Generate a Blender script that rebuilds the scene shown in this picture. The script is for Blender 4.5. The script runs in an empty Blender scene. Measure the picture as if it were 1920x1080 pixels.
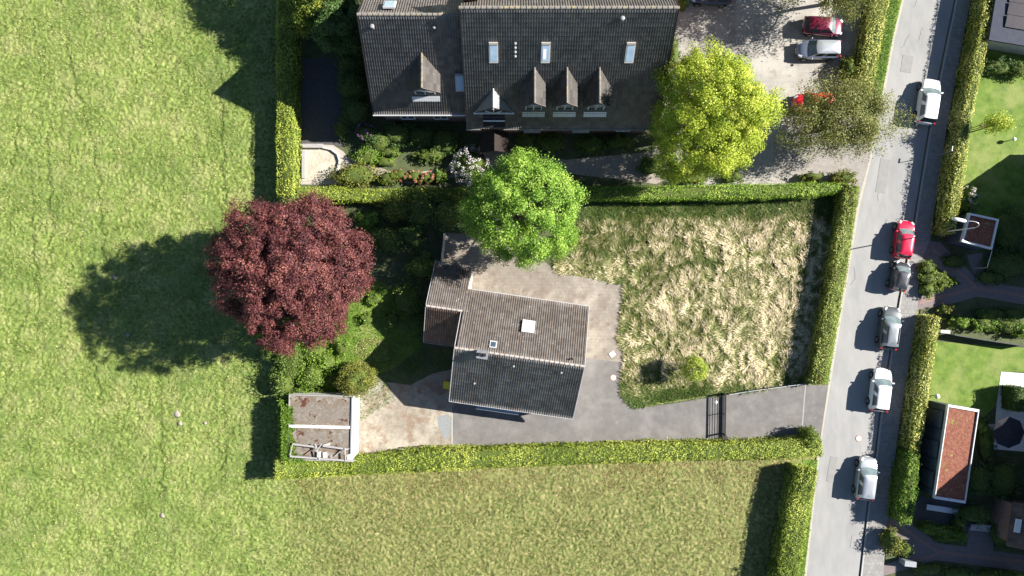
import bpy, bmesh, math, random
import numpy as np
from mathutils import Vector, Matrix
R = math.radians
rnd = random.Random(7)
rng = np.random.default_rng(11)
scene = bpy.context.scene
COL = scene.collection

# ------------------------------------------------------------------ camera, sky, sun, exposure
HC, PPM = 64.0, 20.0            # drone height in metres, photo pixels per metre on the ground
cam_d = bpy.data.cameras.new("camera"); cam = bpy.data.objects.new("camera", cam_d); COL.objects.link(cam)
cam.location = (0, 0, HC); cam.rotation_euler = (0, 0, 0)
cam_d.sensor_width = 36; cam_d.lens = 36 * HC / 96.0; cam_d.clip_start = 0.5; cam_d.clip_end = 2000
scene.camera = cam
SUN_EL, SUN_AZ = R(33.5), R(11.0)        # azimuth measured from +X towards +Y
w = bpy.data.worlds.new("World"); scene.world = w; w.use_nodes = True
nt = w.node_tree; bg = nt.nodes["Background"]
sky = nt.nodes.new("ShaderNodeTexSky"); sky.sky_type = 'NISHITA'; sky.sun_disc = False
sky.sun_elevation = SUN_EL; sky.sun_rotation = R(90) - SUN_AZ
nt.links.new(sky.outputs[0], bg.inputs[0]); bg.inputs[1].default_value = 0.05; sky.dust_density = 0.3; sky.ozone_density = 3.0; sky.air_density = 0.85
sd = bpy.data.lights.new("sun", 'SUN'); sd.energy = 5.0; sd.angle = R(0.5); sd.color = (1.0, 0.95, 0.87)
so = bpy.data.objects.new("sun", sd); COL.objects.link(so)
sv = Vector((math.cos(SUN_EL)*math.cos(SUN_AZ), math.cos(SUN_EL)*math.sin(SUN_AZ), math.sin(SUN_EL)))
so.rotation_euler = sv.to_track_quat('Z', 'Y').to_euler(); so.location = (60, 12, 45)
scene.view_settings.view_transform = 'Standard'; scene.view_settings.look = 'None'
scene.view_settings.exposure = 1.48; scene.view_settings.gamma = 1.0

# ------------------------------------------------------------------ helpers
def at(px, py, h=0.0):
    """a spot surveyed on the photograph, at its real height h"""
    k = (HC - h) / HC / PPM
    return Vector(((px - 960) * k, (540 - py) * k, h))
def g(px, py): return ((px - 960) / PPM, (540 - py) / PPM)

def tag(o, label=None, cat=None, group=None, kind=None):
    if label: o['label'] = label
    if cat: o['category'] = cat
    if group: o['group'] = group
    if kind: o['kind'] = kind
    return o
def empty(name, loc=(0,0,0), rz=0, label=None, cat=None, group=None):
    o = bpy.data.objects.new(name, None); COL.objects.link(o)
    o.location = loc; o.rotation_euler = (0, 0, rz); o.empty_display_size = .3
    return tag(o, label, cat, group)
def link_mesh(me, name, mats, parent=None, loc=None, rz=0, smooth=False):
    o = bpy.data.objects.new(name, me); COL.objects.link(o)
    for m in (mats if isinstance(mats, (list, tuple)) else [mats]): me.materials.append(m)
    if parent: o.parent = parent
    if loc is not None: o.location = loc
    if rz: o.rotation_euler = (0, 0, rz)
    if smooth: me.polygons.foreach_set('use_smooth', np.ones(len(me.polygons), bool))
    return o
def np_mesh(name, V, F, tint=None, mi=None):
    """V (n,3) floats, F (m,k) ints; tint: one float per face"""
    V = np.asarray(V, np.float32); F = np.asarray(F, np.int32)
    me = bpy.data.meshes.new(name)
    me.vertices.add(len(V)); me.vertices.foreach_set('co', V.ravel())
    k = F.shape[1]
    me.loops.add(F.size); me.loops.foreach_set('vertex_index', F.ravel())
    me.polygons.add(len(F)); me.polygons.foreach_set('loop_start', np.arange(0, F.size, k, dtype=np.int32))
    if mi is not None: me.polygons.foreach_set('material_index', np.asarray(mi, np.int32))
    me.update(calc_edges=True)
    if tint is not None:
        a = me.attributes.new('tint', 'FLOAT', 'FACE'); a.data.foreach_set('value', np.asarray(tint, np.float32))
    return me

class MB:
    """collects solids and becomes ONE mesh object"""
    def __init__(s): s.v = []; s.f = []; s.m = []
    def add(s, vs, fs, m=0):
        b = len(s.v); s.v += [tuple(v) for v in vs]; s.f += [tuple(b+i for i in f) for f in fs]; s.m += [m]*len(fs); return s
    def box(s, c, d, rz=0, m=0, rx=0, ry=0, bev=0):
        M_ = Matrix.Translation(c) @ Matrix.Rotation(rz, 4, 'Z') @ Matrix.Rotation(ry, 4, 'Y') @ Matrix.Rotation(rx, 4, 'X')
        x, y, z = d[0]/2, d[1]/2, d[2]/2
        vs = [M_ @ Vector(p) for p in ((-x,-y,-z),(x,-y,-z),(x,y,-z),(-x,y,-z),(-x,-y,z),(x,-y,z),(x,y,z),(-x,y,z))]
        return s.add(vs, [(0,3,2,1),(4,5,6,7),(0,1,5,4),(1,2,6,5),(2,3,7,6),(3,0,4,7)], m)
    def bar(s, a, b, wd, ht, m=0):
        a, b = Vector(a), Vector(b); d = b - a; L = d.length; d.normalize()
        side = d.cross(Vector((0,0,1)))
        if side.length < 1e-4: side = Vector((1,0,0))
        side.normalize(); up = side.cross(d)
        vs = []
        for p in (a, b):
            for i, j in ((-1,-1),(1,-1),(1,1),(-1,1)): vs.append(p + side*wd/2*i + up*ht/2*j)
        return s.add(vs, [(0,1,2,3),(7,6,5,4),(0,4,5,1),(1,5,6,2),(2,6,7,3),(3,7,4,0)], m)
    def tube(s, pts, rad, n=8, m=0, cap=True):
        pts = [Vector(p) for p in pts]; rad = rad if isinstance(rad, (list, tuple)) else [rad]*len(pts)
        rings = []; prev = None
        for i, p in enumerate(pts):
            d = (pts[min(i+1, len(pts)-1)] - pts[max(i-1, 0)]).normalized()
            a = d.cross(Vector((0,0,1))) if abs(d.z) < .95 else d.cross(Vector((1,0,0)))
            a.normalize(); b = a.cross(d)
            rings.append([p + (a*math.cos(2*math.pi*k/n) + b*math.sin(2*math.pi*k/n))*rad[i] for k in range(n)])
        vs = [v for r in rings for v in r]; fs = []
        for i in range(len(pts)-1):
            for k in range(n):
                fs.append((i*n+k, i*n+(k+1)%n, (i+1)*n+(k+1)%n, (i+1)*n+k))
        if cap: fs += [tuple(range(n))[::-1], tuple((len(pts)-1)*n+k for k in range(n))]
        return s.add(vs, fs, m)
    def prism(s, poly, z0, z1, m=0):
        n = len(poly); vs = [(x, y, z0) for x, y in poly] + [(x, y, z1) for x, y in poly]
        return s.add(vs, [tuple(range(n))[::-1], tuple(range(n, 2*n))] + [(i, (i+1)%n, n+(i+1)%n, n+i) for i in range(n)], m)
    def lathe(s, c, prof, n=16, m=0):
        c = Vector(c); vs = [c + Vector((r*math.cos(2*math.pi*k/n), r*math.sin(2*math.pi*k/n), z)) for r, z in prof for k in range(n)]
        fs = [(i*n+k, i*n+(k+1)%n, (i+1)*n+(k+1)%n, (i+1)*n+k) for i in range(len(prof)-1) for k in range(n)]
        fs += [tuple(range(n))[::-1], tuple((len(prof)-1)*n+k for k in range(n))]
        return s.add(vs, fs, m)
    def build(s, name, mats, parent=None, loc=None, rz=0, smooth=False, bevel=0):
        me = bpy.data.meshes.new(name); me.from_pydata(s.v, [], s.f)
        me.polygons.foreach_set('material_index', np.array(s.m, np.int32))
        bm = bmesh.new(); bm.from_mesh(me); bmesh.ops.recalc_face_normals(bm, faces=bm.faces)
        bm.to_mesh(me); bm.free(); me.update()
        o = link_mesh(me, name, mats, parent, loc, rz, smooth)
        if bevel:
            b = o.modifiers.new('bevel', 'BEVEL'); b.width = bevel; b.segments = 2; b.limit_method = 'ANGLE'
        return o

# value noise for shaping
def vn(x, y, s, seed=0):
    x = np.asarray(x, float)/s + 1000.5 + seed*17.3; y = np.asarray(y, float)/s + 1000.5 + seed*9.1
    xi = np.floor(x).astype(np.int64); yi = np.floor(y).astype(np.int64); fx = x-xi; fy = y-yi
    fx = fx*fx*(3-2*fx); fy = fy*fy*(3-2*fy)
    def h(a, b):
        n = (a*374761393 + b*668265263 + seed*1442695041) & 0xffffffff
        n = ((n ^ (n >> 13))*1274126177) & 0xffffffff
        return ((n ^ (n >> 16)) & 0xffff)/65535.0
    return (h(xi,yi)*(1-fx)+h(xi+1,yi)*fx)*(1-fy) + (h(xi,yi+1)*(1-fx)+h(xi+1,yi+1)*fx)*fy
def fbm(x, y, s, seed=0, o=3): return sum(vn(x, y, s/2**i, seed+i)/2**i for i in range(o))/sum(1/2**i for i in range(o))
def inside(x, y, poly):
    r = np.zeros(len(x), bool); n = len(poly)
    for i in range(n):
        x1, y1 = poly[i]; x2, y2 = poly[(i+1) % n]
        if y1 == y2: continue
        c = ((y1 > y) != (y2 > y)) & (x < (x2-x1)*(y-y1)/(y2-y1)+x1); r ^= c
    return r

# ------------------------------------------------------------------ materials
MATS = {}
def ramp(nt, cols, pos=None):
    r = nt.nodes.new("ShaderNodeValToRGB"); e = r.color_ramp.elements
    pos = pos or [0.3 + 0.4*i/max(1, len(cols)-1) for i in range(len(cols))]
    while len(e) < len(cols): e.new(0.5)
    for i, c in enumerate(cols): e[i].position = pos[i]; e[i].color = (*c, 1)
    return r
def mat(name, cols, scale=2.0, pos=None, detail=4, rough=.85, bump=0, bscale=None, big=None, metal=0, coat=0, tint=False,
        trans=0, spec=.3, stretch=None, brick=None, speck=None, src='obj', xfade=None):
    """cols: ramp over noise (or over the face attribute tint); big=(colour, scale, amount, threshold): large patches"""
    if name in MATS: return MATS[name]
    m = bpy.data.materials.new(name); m.use_nodes = True; nt = m.node_tree; N = nt.nodes; L = nt.links
    p = N["Principled BSDF"]; p.inputs['Roughness'].default_value = rough; p.inputs['Metallic'].default_value = metal
    p.inputs['Specular IOR Level'].default_value = spec; p.inputs['Coat Weight'].default_value = coat
    tc = N.new("ShaderNodeTexCoord"); co = tc.outputs['Object']
    if src == 'pos': co = N.new("ShaderNodeNewGeometry").outputs['Position']
    mp = N.new("ShaderNodeMapping"); L.new(co, mp.inputs[0])
    if stretch: mp.inputs['Scale'].default_value = stretch
    if len(cols) > 1:
        if tint:
            a = N.new("ShaderNodeAttribute"); a.attribute_name = 'tint'; fac = a.outputs['Fac']
            pos = pos or [i/(len(cols)-1) for i in range(len(cols))]
        else:
            n = N.new("ShaderNodeTexNoise"); n.inputs['Scale'].default_value = scale; n.inputs['Detail'].default_value = detail
            n.inputs['Roughness'].default_value = .6; L.new(mp.outputs[0], n.inputs[0]); fac = n.outputs[0]
        r = ramp(nt, cols, pos); L.new(fac, r.inputs[0]); c = r.outputs[0]
    else:
        rg = N.new("ShaderNodeRGB"); rg.outputs[0].default_value = (*cols[0], 1); c = rg.outputs[0]
    def mixin(c, col, fac_socket, amt):
        mx = N.new("ShaderNodeMix"); mx.data_type = 'RGBA'
        mu = N.new("ShaderNodeMath"); mu.operation = 'MULTIPLY'; mu.inputs[1].default_value = amt; L.new(fac_socket, mu.inputs[0])
        L.new(mu.outputs[0], mx.inputs[0]); L.new(c, mx.inputs[6]); mx.inputs[7].default_value = (*col, 1); return mx.outputs[2]
    for lay in (big or []):
        col, sc, amt, th = lay[:4]; soft = lay[4] if len(lay) > 4 else .1
        n = N.new("ShaderNodeTexNoise"); n.inputs['Scale'].default_value = sc; n.inputs['Detail'].default_value = 5; n.inputs['Roughness'].default_value = .65
        L.new(mp.outputs[0], n.inputs[0]); mr = N.new("ShaderNodeMapRange"); mr.inputs[1].default_value = th-soft; mr.inputs[2].default_value = th+soft
        L.new(n.outputs[0], mr.inputs[0]); c = mixin(c, col, mr.outputs[0], amt)
    if xfade:   # second colour set that takes over eastwards, ragged edge
        n1 = N.new("ShaderNodeTexNoise"); n1.inputs['Scale'].default_value = scale; n1.inputs['Detail'].default_value = 9; L.new(mp.outputs[0], n1.inputs[0])
        r2 = ramp(nt, xfade[0]); L.new(n1.outputs[0], r2.inputs[0])
        sx = N.new("ShaderNodeSeparateXYZ"); L.new(mp.outputs[0], sx.inputs[0]); n2 = N.new("ShaderNodeTexNoise"); n2.inputs['Scale'].default_value = .35; n2.inputs['Detail'].default_value = 6; L.new(mp.outputs[0], n2.inputs[0])
        ad = N.new("ShaderNodeMath"); ad.operation = 'MULTIPLY_ADD'; ad.inputs[1].default_value = 9; L.new(n2.outputs[0], ad.inputs[0]); L.new(sx.outputs[0], ad.inputs[2])
        mr = N.new("ShaderNodeMapRange"); mr.inputs[1].default_value = xfade[1]+4.5; mr.inputs[2].default_value = xfade[2]+4.5; L.new(ad.outputs[0], mr.inputs[0])
        mx = N.new("ShaderNodeMix"); mx.data_type = 'RGBA'; L.new(mr.outputs[0], mx.inputs[0]); L.new(c, mx.inputs[6]); L.new(r2.outputs[0], mx.inputs[7]); c = mx.outputs[2]
    if brick:   # (w, h, mortar, mortar colour, amount)
        b = N.new("ShaderNodeTexBrick"); b.inputs['Scale'].default_value = 1; b.inputs['Brick Width'].default_value = brick[0]
        b.inputs['Row Height'].default_value = brick[1]; b.inputs['Mortar Size'].default_value = brick[2]
        b.inputs['Color1'].default_value = (0,0,0,1); b.inputs['Color2'].default_value = (.25,.25,.25,1); b.inputs['Mortar'].default_value = (1,1,1,1)
        L.new(mp.outputs[0], b.inputs[0]); c = mixin(c, brick[3], b.outputs['Color'], brick[4])
    L.new(c, p.inputs['Base Color'])
    if bump:
        n = N.new("ShaderNodeTexNoise"); n.inputs['Scale'].default_value = bscale or scale*3; n.inputs['Detail'].default_value = 5
        L.new(mp.outputs[0], n.inputs[0]); bp = N.new("ShaderNodeBump"); bp.inputs['Strength'].default_value = 1; bp.inputs['Distance'].default_value = bump
        L.new(n.outputs[0], bp.inputs['Height']); L.new(bp.outputs[0], p.inputs['Normal'])
    if trans:
        t = N.new("ShaderNodeBsdfTranslucent"); L.new(c, t.inputs[0]); ms = N.new("ShaderNodeMixShader"); ms.inputs[0].default_value = trans
        L.new(p.outputs[0], ms.inputs[1]); L.new(t.outputs[0], ms.inputs[2]); L.new(ms.outputs[0], N["Material Output"].inputs[0])
    MATS[name] = m; return m
def leafmat(name, dark, mid, light, trans=.35, rough=.55, spec=.3):
    return mat(name, [dark, mid, light], tint=True, trans=trans, rough=rough, spec=spec)

asphalt = mat('asphalt', [(.235,.235,.233),(.29,.286,.28)], scale=1.2, rough=.9, big=[((.335,.33,.32),.12,.7,.55),((.195,.195,.195),.35,.5,.60)], bump=.004, bscale=60, stretch=(1,.35,1))
pave_grey = mat('pavement_grey', [(.20,.195,.19),(.29,.28,.27)], scale=2, brick=(.4,.4,.012,(.13,.13,.12),.7), bump=.004, bscale=20)
kerb_m = mat('kerb_concrete', [(.3,.3,.29),(.4,.39,.37)], scale=3)
gutter_m = mat('gutter', [(.07,.07,.07),(.12,.12,.118)], scale=5)
drive_m = mat('driveway_asphalt', [(.13,.122,.116),(.17,.161,.153)], scale=1.3, rough=.92, big=[((.22,.21,.20),.5,.6,.57,.08),((.12,.115,.115),.4,.6,.6),((.4,.39,.36),2.2,.7,.7,.04)], bump=.004, bscale=50)
patio_m = mat('old_paving', [(.185,.16,.135),(.27,.24,.20)], scale=1.6, detail=8, big=[((.38,.345,.285),.22,.8,.56,.08),((.17,.13,.11),.5,.7,.56,.08),((.15,.11,.085),1.3,.7,.62,.05),((.07,.055,.04),4.5,.8,.68,.03),((.10,.12,.04),2.4,.7,.7,.03)], brick=(.3,.3,.014,(.14,.12,.10),.45), bump=.008, bscale=14)
gravel_m = mat('dirt_gravel', [(.19,.165,.13),(.32,.28,.225)], scale=2.2, detail=9, big=[((.42,.385,.32),.45,.7,.56,.08),((.20,.13,.085),.7,.8,.56,.06),((.10,.12,.035),1.8,.6,.68,.04),((.09,.07,.05),5,.7,.68,.04)], bump=.015, bscale=12)
lot_m = mat('parking_pavers', [(.28,.265,.24),(.36,.34,.31)], scale=2, detail=8, big=[((.42,.395,.355),.3,.8,.53,.06),((.20,.185,.165),.7,.6,.58,.06),((.13,.11,.09),4,.6,.67,.04)], brick=(.2,.2,.012,(.16,.145,.12),.45), bump=.006, bscale=20)
entry_m = mat('entry_pavers', [(.24,.22,.205),(.33,.305,.28)], scale=2, brick=(.2,.1,.01,(.12,.11,.10),.6), bump=.005, bscale=20)
soil_m = mat('garden_soil', [(.04,.055,.022),(.07,.09,.035),(.10,.09,.055)], scale=1.5, detail=6, bump=.03, bscale=8)
sand_m = mat('sandpit_sand', [(.30,.265,.205),(.46,.41,.335)], scale=6, detail=7, big=[((.50,.46,.39),.8,.6,.5)], bump=.03, bscale=6)
darkpath_m = mat('dark_asphalt_path', [(.06,.058,.058),(.09,.086,.082)], scale=3)
lawn_m = mat('short_lawn', [(.06,.115,.012),(.105,.175,.02),(.17,.22,.045)], scale=1.1, detail=7, big=[((.22,.24,.08),.35,.6,.56,.1)], bump=.03, bscale=14)
lawn_base = mat('yard_grass_base', [(.07,.10,.02),(.16,.17,.05),(.27,.24,.12)], scale=1.6, detail=6, bump=.05, bscale=5)
meadow_m = mat('meadow_base', [(.09,.145,.022),(.17,.225,.05),(.29,.31,.11)], scale=3.2, xfade=([(.09,.12,.026),(.165,.18,.055),(.29,.25,.11)], -24, -15), detail=9, src='pos', big=[((.08,.13,.02),.3,.5,.56,.08),((.35,.33,.15),.42,.5,.58,.09),((.33,.27,.15),1.7,.4,.66,.05),((.075,.13,.025),.16,.55,.55,.1)], bump=.03, bscale=5)
field_m = meadow_m
verge_m = mat('verge_grass', [(.06,.12,.012),(.11,.19,.02),(.19,.24,.05)], scale=5, detail=5, bump=.05, bscale=9)
path_m = mat('red_grey_pavers', [(.165,.135,.135),(.215,.175,.17)], scale=3, brick=(.2,.1,.01,(.10,.09,.09),.6))
redband_m = mat('red_paver_band', [(.34,.17,.12),(.42,.22,.16)], scale=4)
white_m = mat('white_paint', [(.74,.74,.73),(.82,.82,.80)], scale=3, rough=.5)
fascia_m = mat('pale_metal_trim', [(.55,.56,.57),(.66,.67,.68)], scale=3, rough=.4, metal=.3)
zinc_m = mat('zinc_sheet', [(.33,.35,.37),(.42,.44,.45)], scale=2, rough=.45, metal=.4)
brick_m = mat('red_brick', [(.18,.09,.06),(.26,.13,.09)], scale=4, brick=(.25,.08,.01,(.3,.28,.25),.5))
render_m = mat('pale_render', [(.55,.53,.48),(.63,.6,.55)], scale=1.5)
tile_dark = mat('dark_roof_tiles', [(.125,.118,.115),(.16,.152,.148),(.21,.20,.193)], tint=True, rough=.95, spec=.08, big=[((.22,.205,.185),.5,.4,.57),((.09,.087,.085),.9,.5,.6)], bump=.003, bscale=40)
tile_ridge = mat('mossy_ridge_tiles', [(.15,.137,.12),(.22,.20,.175)], scale=3, big=[((.33,.27,.12),1.2,.7,.58,.05)], rough=.8, bump=.01)
tile_north = mat('weathered_roof_tiles', [(.18,.155,.145),(.225,.20,.185),(.28,.25,.23)], tint=True, rough=.95, spec=.1, big=[((.13,.11,.10),.8,.5,.56),((.42,.41,.38),7,.8,.70,.02)], bump=.004, bscale=30)
tile_weath = mat('old_brown_roof_tiles', [(.125,.108,.10),(.165,.145,.133),(.215,.19,.175)], tint=True, rough=.95, spec=.1, big=[((.12,.095,.08),.7,.6,.55),((.46,.45,.42),4.5,.9,.66,.02)], bump=.004, bscale=30)
tile_brown = mat('brown_roof_tiles', [(.10,.065,.05),(.14,.09,.07),(.17,.12,.09)], tint=True, rough=.8)
tile_dormer = mat('dormer_roof_tiles', [(.066,.061,.057),(.086,.080,.075),(.112,.105,.098)], tint=True, rough=.95, spec=.1, big=[((.5,.48,.44),5,.7,.7,.03)])
glass_m = mat('window_glass', [(.05,.075,.10)], rough=.04, spec=1.0, coat=1.0)
skyglass_m = mat('roof_window_glass', [(.25,.36,.48),(.36,.48,.58)], scale=1.5, rough=.08, spec=1.0, coat=1.0)
black_m = mat('black_paint', [(.018,.019,.022),(.028,.028,.03)], scale=4, rough=.45)
tyre_m = mat('tyre_rubber', [(.02,.02,.02)], rough=.9)
rim_m = mat('alloy', [(.5,.51,.52)], rough=.3, metal=.9)
steel_m = mat('galvanised_steel', [(.45,.46,.47),(.55,.56,.57)], scale=4, rough=.4, metal=.6)
bark_m = mat('bark', [(.07,.055,.04),(.14,.11,.085)], scale=4, bump=.02, stretch=(1,1,.3))
core_m = mat('hedge_twigs', [(.05,.075,.012),(.09,.12,.02)], scale=5, bump=.05)
gravelroof_m = mat('gravel_roof', [(.12,.10,.08),(.23,.205,.175)], scale=7, detail=6, big=[((.14,.10,.06),.5,.6,.50,.06),((.32,.31,.29),.45,.7,.58,.06),((.08,.03,.018),.95,1.0,.585,.02)], bump=.02, bscale=14)
sedum_m = mat('sedum_roof', [(.13,.04,.028),(.19,.068,.042),(.26,.115,.07)], scale=5, detail=7, big=[((.18,.22,.04),2.6,.9,.64,.03),((.42,.27,.17),4,.6,.66,.03)], bump=.04, bscale=7)
slab_m = mat('white_patio_slabs', [(.66,.65,.62),(.76,.75,.72)], scale=1.5, brick=(.8,.8,.01,(.4,.4,.38),.6))
wood_dark = mat('dark_timber_cladding', [(.055,.07,.085),(.08,.10,.115)], scale=3, brick=(4,.18,.012,(.02,.025,.03),.9))
grey_wood = mat('weathered_timber', [(.25,.24,.24),(.38,.36,.35)], scale=5, stretch=(.4,3,3))
concrete_m = mat('concrete', [(.40,.39,.36),(.52,.50,.47)], scale=3)
yellow_m = mat('yellow_plastic', [(.62,.50,.04)], rough=.45)
blue_m = mat('blue_plastic', [(.05,.25,.62)], rough=.4)
cloth_dark = mat('dark_fabric', [(.018,.018,.024),(.03,.03,.038)], scale=4, rough=.9)
manhole_m = mat('manhole_cover', [(.42,.40,.37),(.52,.5,.46)], scale=6)
rust_ring = mat('rusty_iron', [(.30,.16,.10)], rough=.8)
petal_white = mat('white_petals', [(.50,.43,.46),(.62,.57,.58)], scale=5, rough=.6)
petal_pink = mat('salmon_petals', [(.40,.13,.09),(.50,.22,.14)], scale=5, rough=.6)
petal_red = mat('crimson_petals', [(.28,.05,.06),(.36,.10,.09)], scale=5, rough=.6)
petal_purple = mat('purple_petals', [(.14,.04,.18),(.28,.09,.30)], scale=5, rough=.6)

L_beech = leafmat('copper_beech_leaves', (.026,.009,.011), (.10,.026,.030), (.25,.09,.07), trans=.15, spec=.3, rough=.55)
L_green = leafmat('fresh_green_leaves', (.055,.13,.010), (.175,.33,.032), (.38,.52,.09), trans=.3)
L_yellow = leafmat('golden_leaves', (.12,.20,.015), (.36,.45,.035), (.60,.64,.10), trans=.35)
L_olive = leafmat('loose_olive_leaves', (.09,.115,.025), (.18,.20,.045), (.32,.32,.11), trans=.35)
L_hedge = leafmat('hedge_leaves', (.10,.16,.015), (.27,.345,.035), (.52,.56,.11), trans=.16)
L_hedge_y = leafmat('pale_hedge_leaves', (.19,.22,.03), (.46,.48,.09), (.76,.70,.28), trans=.16)
L_hedge_b = leafmat('browning_hedge_leaves', (.17,.13,.04), (.25,.33,.05), (.52,.50,.17), trans=.16)
L_hedge_f = leafmat('boundary_hedge_leaves', (.09,.18,.012), (.19,.34,.025), (.38,.50,.08), trans=.16)
L_shrub = leafmat('shrub_leaves', (.05,.10,.015), (.12,.19,.03), (.24,.32,.08), trans=.35)
L_bright = leafmat('bright_shrub_leaves', (.08,.17,.015), (.17,.30,.03), (.32,.42,.10), trans=.4)
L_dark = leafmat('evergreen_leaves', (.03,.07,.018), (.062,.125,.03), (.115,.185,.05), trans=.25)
L_yew = leafmat('bronze_conifer_needles', (.07,.085,.014), (.15,.165,.024), (.27,.26,.055), trans=.2)
L_thuja = leafmat('thuja_sprays', (.05,.10,.012), (.11,.17,.02), (.27,.30,.04), trans=.25)
B_meadow = leafmat('meadow_blades', (.07,.13,.018), (.205,.25,.052), (.56,.53,.26), trans=.35, rough=.7)
B_field = leafmat('field_blades', (.08,.115,.022), (.225,.215,.068), (.52,.43,.23), trans=.35, rough=.7)
B_yard = leafmat('dry_long_grass', (.06,.10,.015), (.235,.235,.08), (.80,.68,.48), trans=.3, rough=.7)
B_green = leafmat('green_grass_blades', (.05,.11,.012), (.10,.19,.02), (.20,.28,.05), trans=.35, rough=.7)

# ------------------------------------------------------------------ foliage
def unit(v): return v/np.maximum(np.linalg.norm(v, axis=1, keepdims=True), 1e-9)
def leaf_quads(c, n, size, jitter=.8, aspect=.62, r=rng):
    k = len(c); nn = unit(n + r.normal(0, jitter, (k,3)))
    t = unit(np.cross(nn, r.normal(0, 1, (k,3)))); b = np.cross(nn, t)
    s = (size*r.uniform(.6, 1.3, k))[:,None]
    V = np.stack([c - t*s*.5, c + b*s*aspect*.5 + t*s*.05, c + t*s*.5 - nn*s*.12, c - b*s*aspect*.5 + t*s*.05], 1).reshape(-1,3)
    F = np.arange(4*k).reshape(-1,4)
    return V, F
def sphere_pts(k, r=rng): return unit(r.normal(0, 1, (k,3)))
def sphere_mesh(c, rad, nu=14, nv=9, wob=.08, seed=0):
    V = []; F = []
    for j in range(nv+1):
        ph = math.pi*j/nv
        for i in range(nu):
            th = 2*math.pi*i/nu; q = 1 + wob*math.sin(3*th+seed+2*ph)*math.sin(ph)
            V.append((c[0]+rad[0]*math.sin(ph)*math.cos(th)*q, c[1]+rad[1]*math.sin(ph)*math.sin(th)*q, c[2]+rad[2]*math.cos(ph)))
    for j in range(nv):
        for i in range(nu):
            F.append((j*nu+i, (j+1)*nu+i, (j+1)*nu+(i+1)%nu, j*nu+(i+1)%nu))
    return np.array(V), np.array(F)
def merge(*parts):
    """parts: (V,F,tint,matindex)"""
    Vs=[];Fs=[];T=[];Mi=[];b=0
    for V,F,t,mi in parts:
        Vs.append(V);Fs.append(F+b);T.append(np.broadcast_to(t,(len(F),)));Mi.append(np.full(len(F),mi));b+=len(V)
    return np.concatenate(Vs),np.concatenate(Fs),np.concatenate(T),np.concatenate(Mi)

def crown(c, rad, clumps, per, size, clump_r=.85, spread=(.72,1.0), lower=-.55, seed=1, lump=.18, tone=None, fill=.12, flat=.8):
    """leaf clumps over an uneven ellipsoid"""
    r = np.random.default_rng(seed); d = sphere_pts(int(clumps*2.2), r); d = d[d[:,2] > lower][:clumps]
    a = np.arctan2(d[:,1], d[:,0])
    ph = r.uniform(0, 6.28, 4)
    q = 1 + lump*np.sqrt(np.clip(1-d[:,2]**2, 0, 1))*(np.sin(3*a+ph[0])*.4 + np.sin(5*a+ph[1]+d[:,2]*3)*.35 + np.sin(8*a+ph[2])*.25) 
    q *= r.uniform(spread[0], spread[1], len(d))
    cc = d*np.array(rad)*q[:,None]
    inner = sphere_pts(int(clumps*fill), r)*np.array(rad)*r.uniform(.3, .7, (int(clumps*fill),1)); cc = np.vstack([cc, inner])
    dd = unit(cc/np.array(rad))
    C = []; Nn = []; T = []
    for i in range(len(cc)):
        k = int(per*r.uniform(.6, 1.4)); p = sphere_pts(k, r); cr = clump_r*r.uniform(.6, 1.25)
        out = dd[i]
        p = p + out*.35; pr = p*cr*r.uniform(.45, 1.05, (k,1))*np.array([1,1,flat])
        C.append(cc[i]+pr); Nn.append(unit(p) + out*.6 + np.array([0,0,.5]))
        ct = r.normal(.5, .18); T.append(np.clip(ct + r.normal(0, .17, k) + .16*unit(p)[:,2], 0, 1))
    C = np.concatenate(C) + np.array(c); Nn = np.concatenate(Nn); T = np.concatenate(T)
    V, F = leaf_quads(C, Nn, size, r=r); return V, F, T

def limbs(mb, base, top, rad, n, reach, seed, r0):
    r = random.Random(seed); base = Vector(base); top = Vector(top)
    mb.tube([base, base.lerp(top,.3)+Vector((r.uniform(-.1,.1),r.uniform(-.1,.1),0)), base.lerp(top,.65), top], [r0*1.25, r0, r0*.7, r0*.25], 9)
    for i in range(n):
        t = .3 + .6*i/n; p = base.lerp(top, t); a = 2.4*i + r.uniform(-.4,.4); l = reach*(1.1-t*.6)
        q = p + Vector((math.cos(a)*l*.5, math.sin(a)*l*.5, l*.28)); e = p + Vector((math.cos(a)*l, math.sin(a)*l, l*.75))
        rr = r0*(.55-.3*t); mb.tube([p, q, e], [rr, rr*.7, rr*.2], 6)
        for s in (-1, 1):
            b = a + s*.6; mb.tube([q, q+Vector((math.cos(b)*l*.45, math.sin(b)*l*.45, l*.35))], [rr*.5, rr*.12], 5)

def tree(name, base, hc, rad, leaf, label, cat='tree', clumps=250, per=300, size=.17, clump_r=.85, seed=1, trunk_r=.25, group=None, off=(0,0), **kw):
    e = empty(name, (base[0], base[1], 0), 0, label, cat, group)
    V, F, T = crown((off[0], off[1], hc), rad, clumps, per, size, clump_r, seed=seed, **kw)
    V[:,2] = np.maximum(V[:,2], .05)
    link_mesh(np_mesh('crown', V, F, T), 'crown', leaf, e)
    mb = MB(); limbs(mb, (0,0,-.05), (off[0]*.8, off[1]*.8, hc+rad[2]*.55), rad, 9, min(rad[:2])*.75, seed, trunk_r)
    mb.build('trunk', bark_m, e, smooth=True)
    return e

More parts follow.
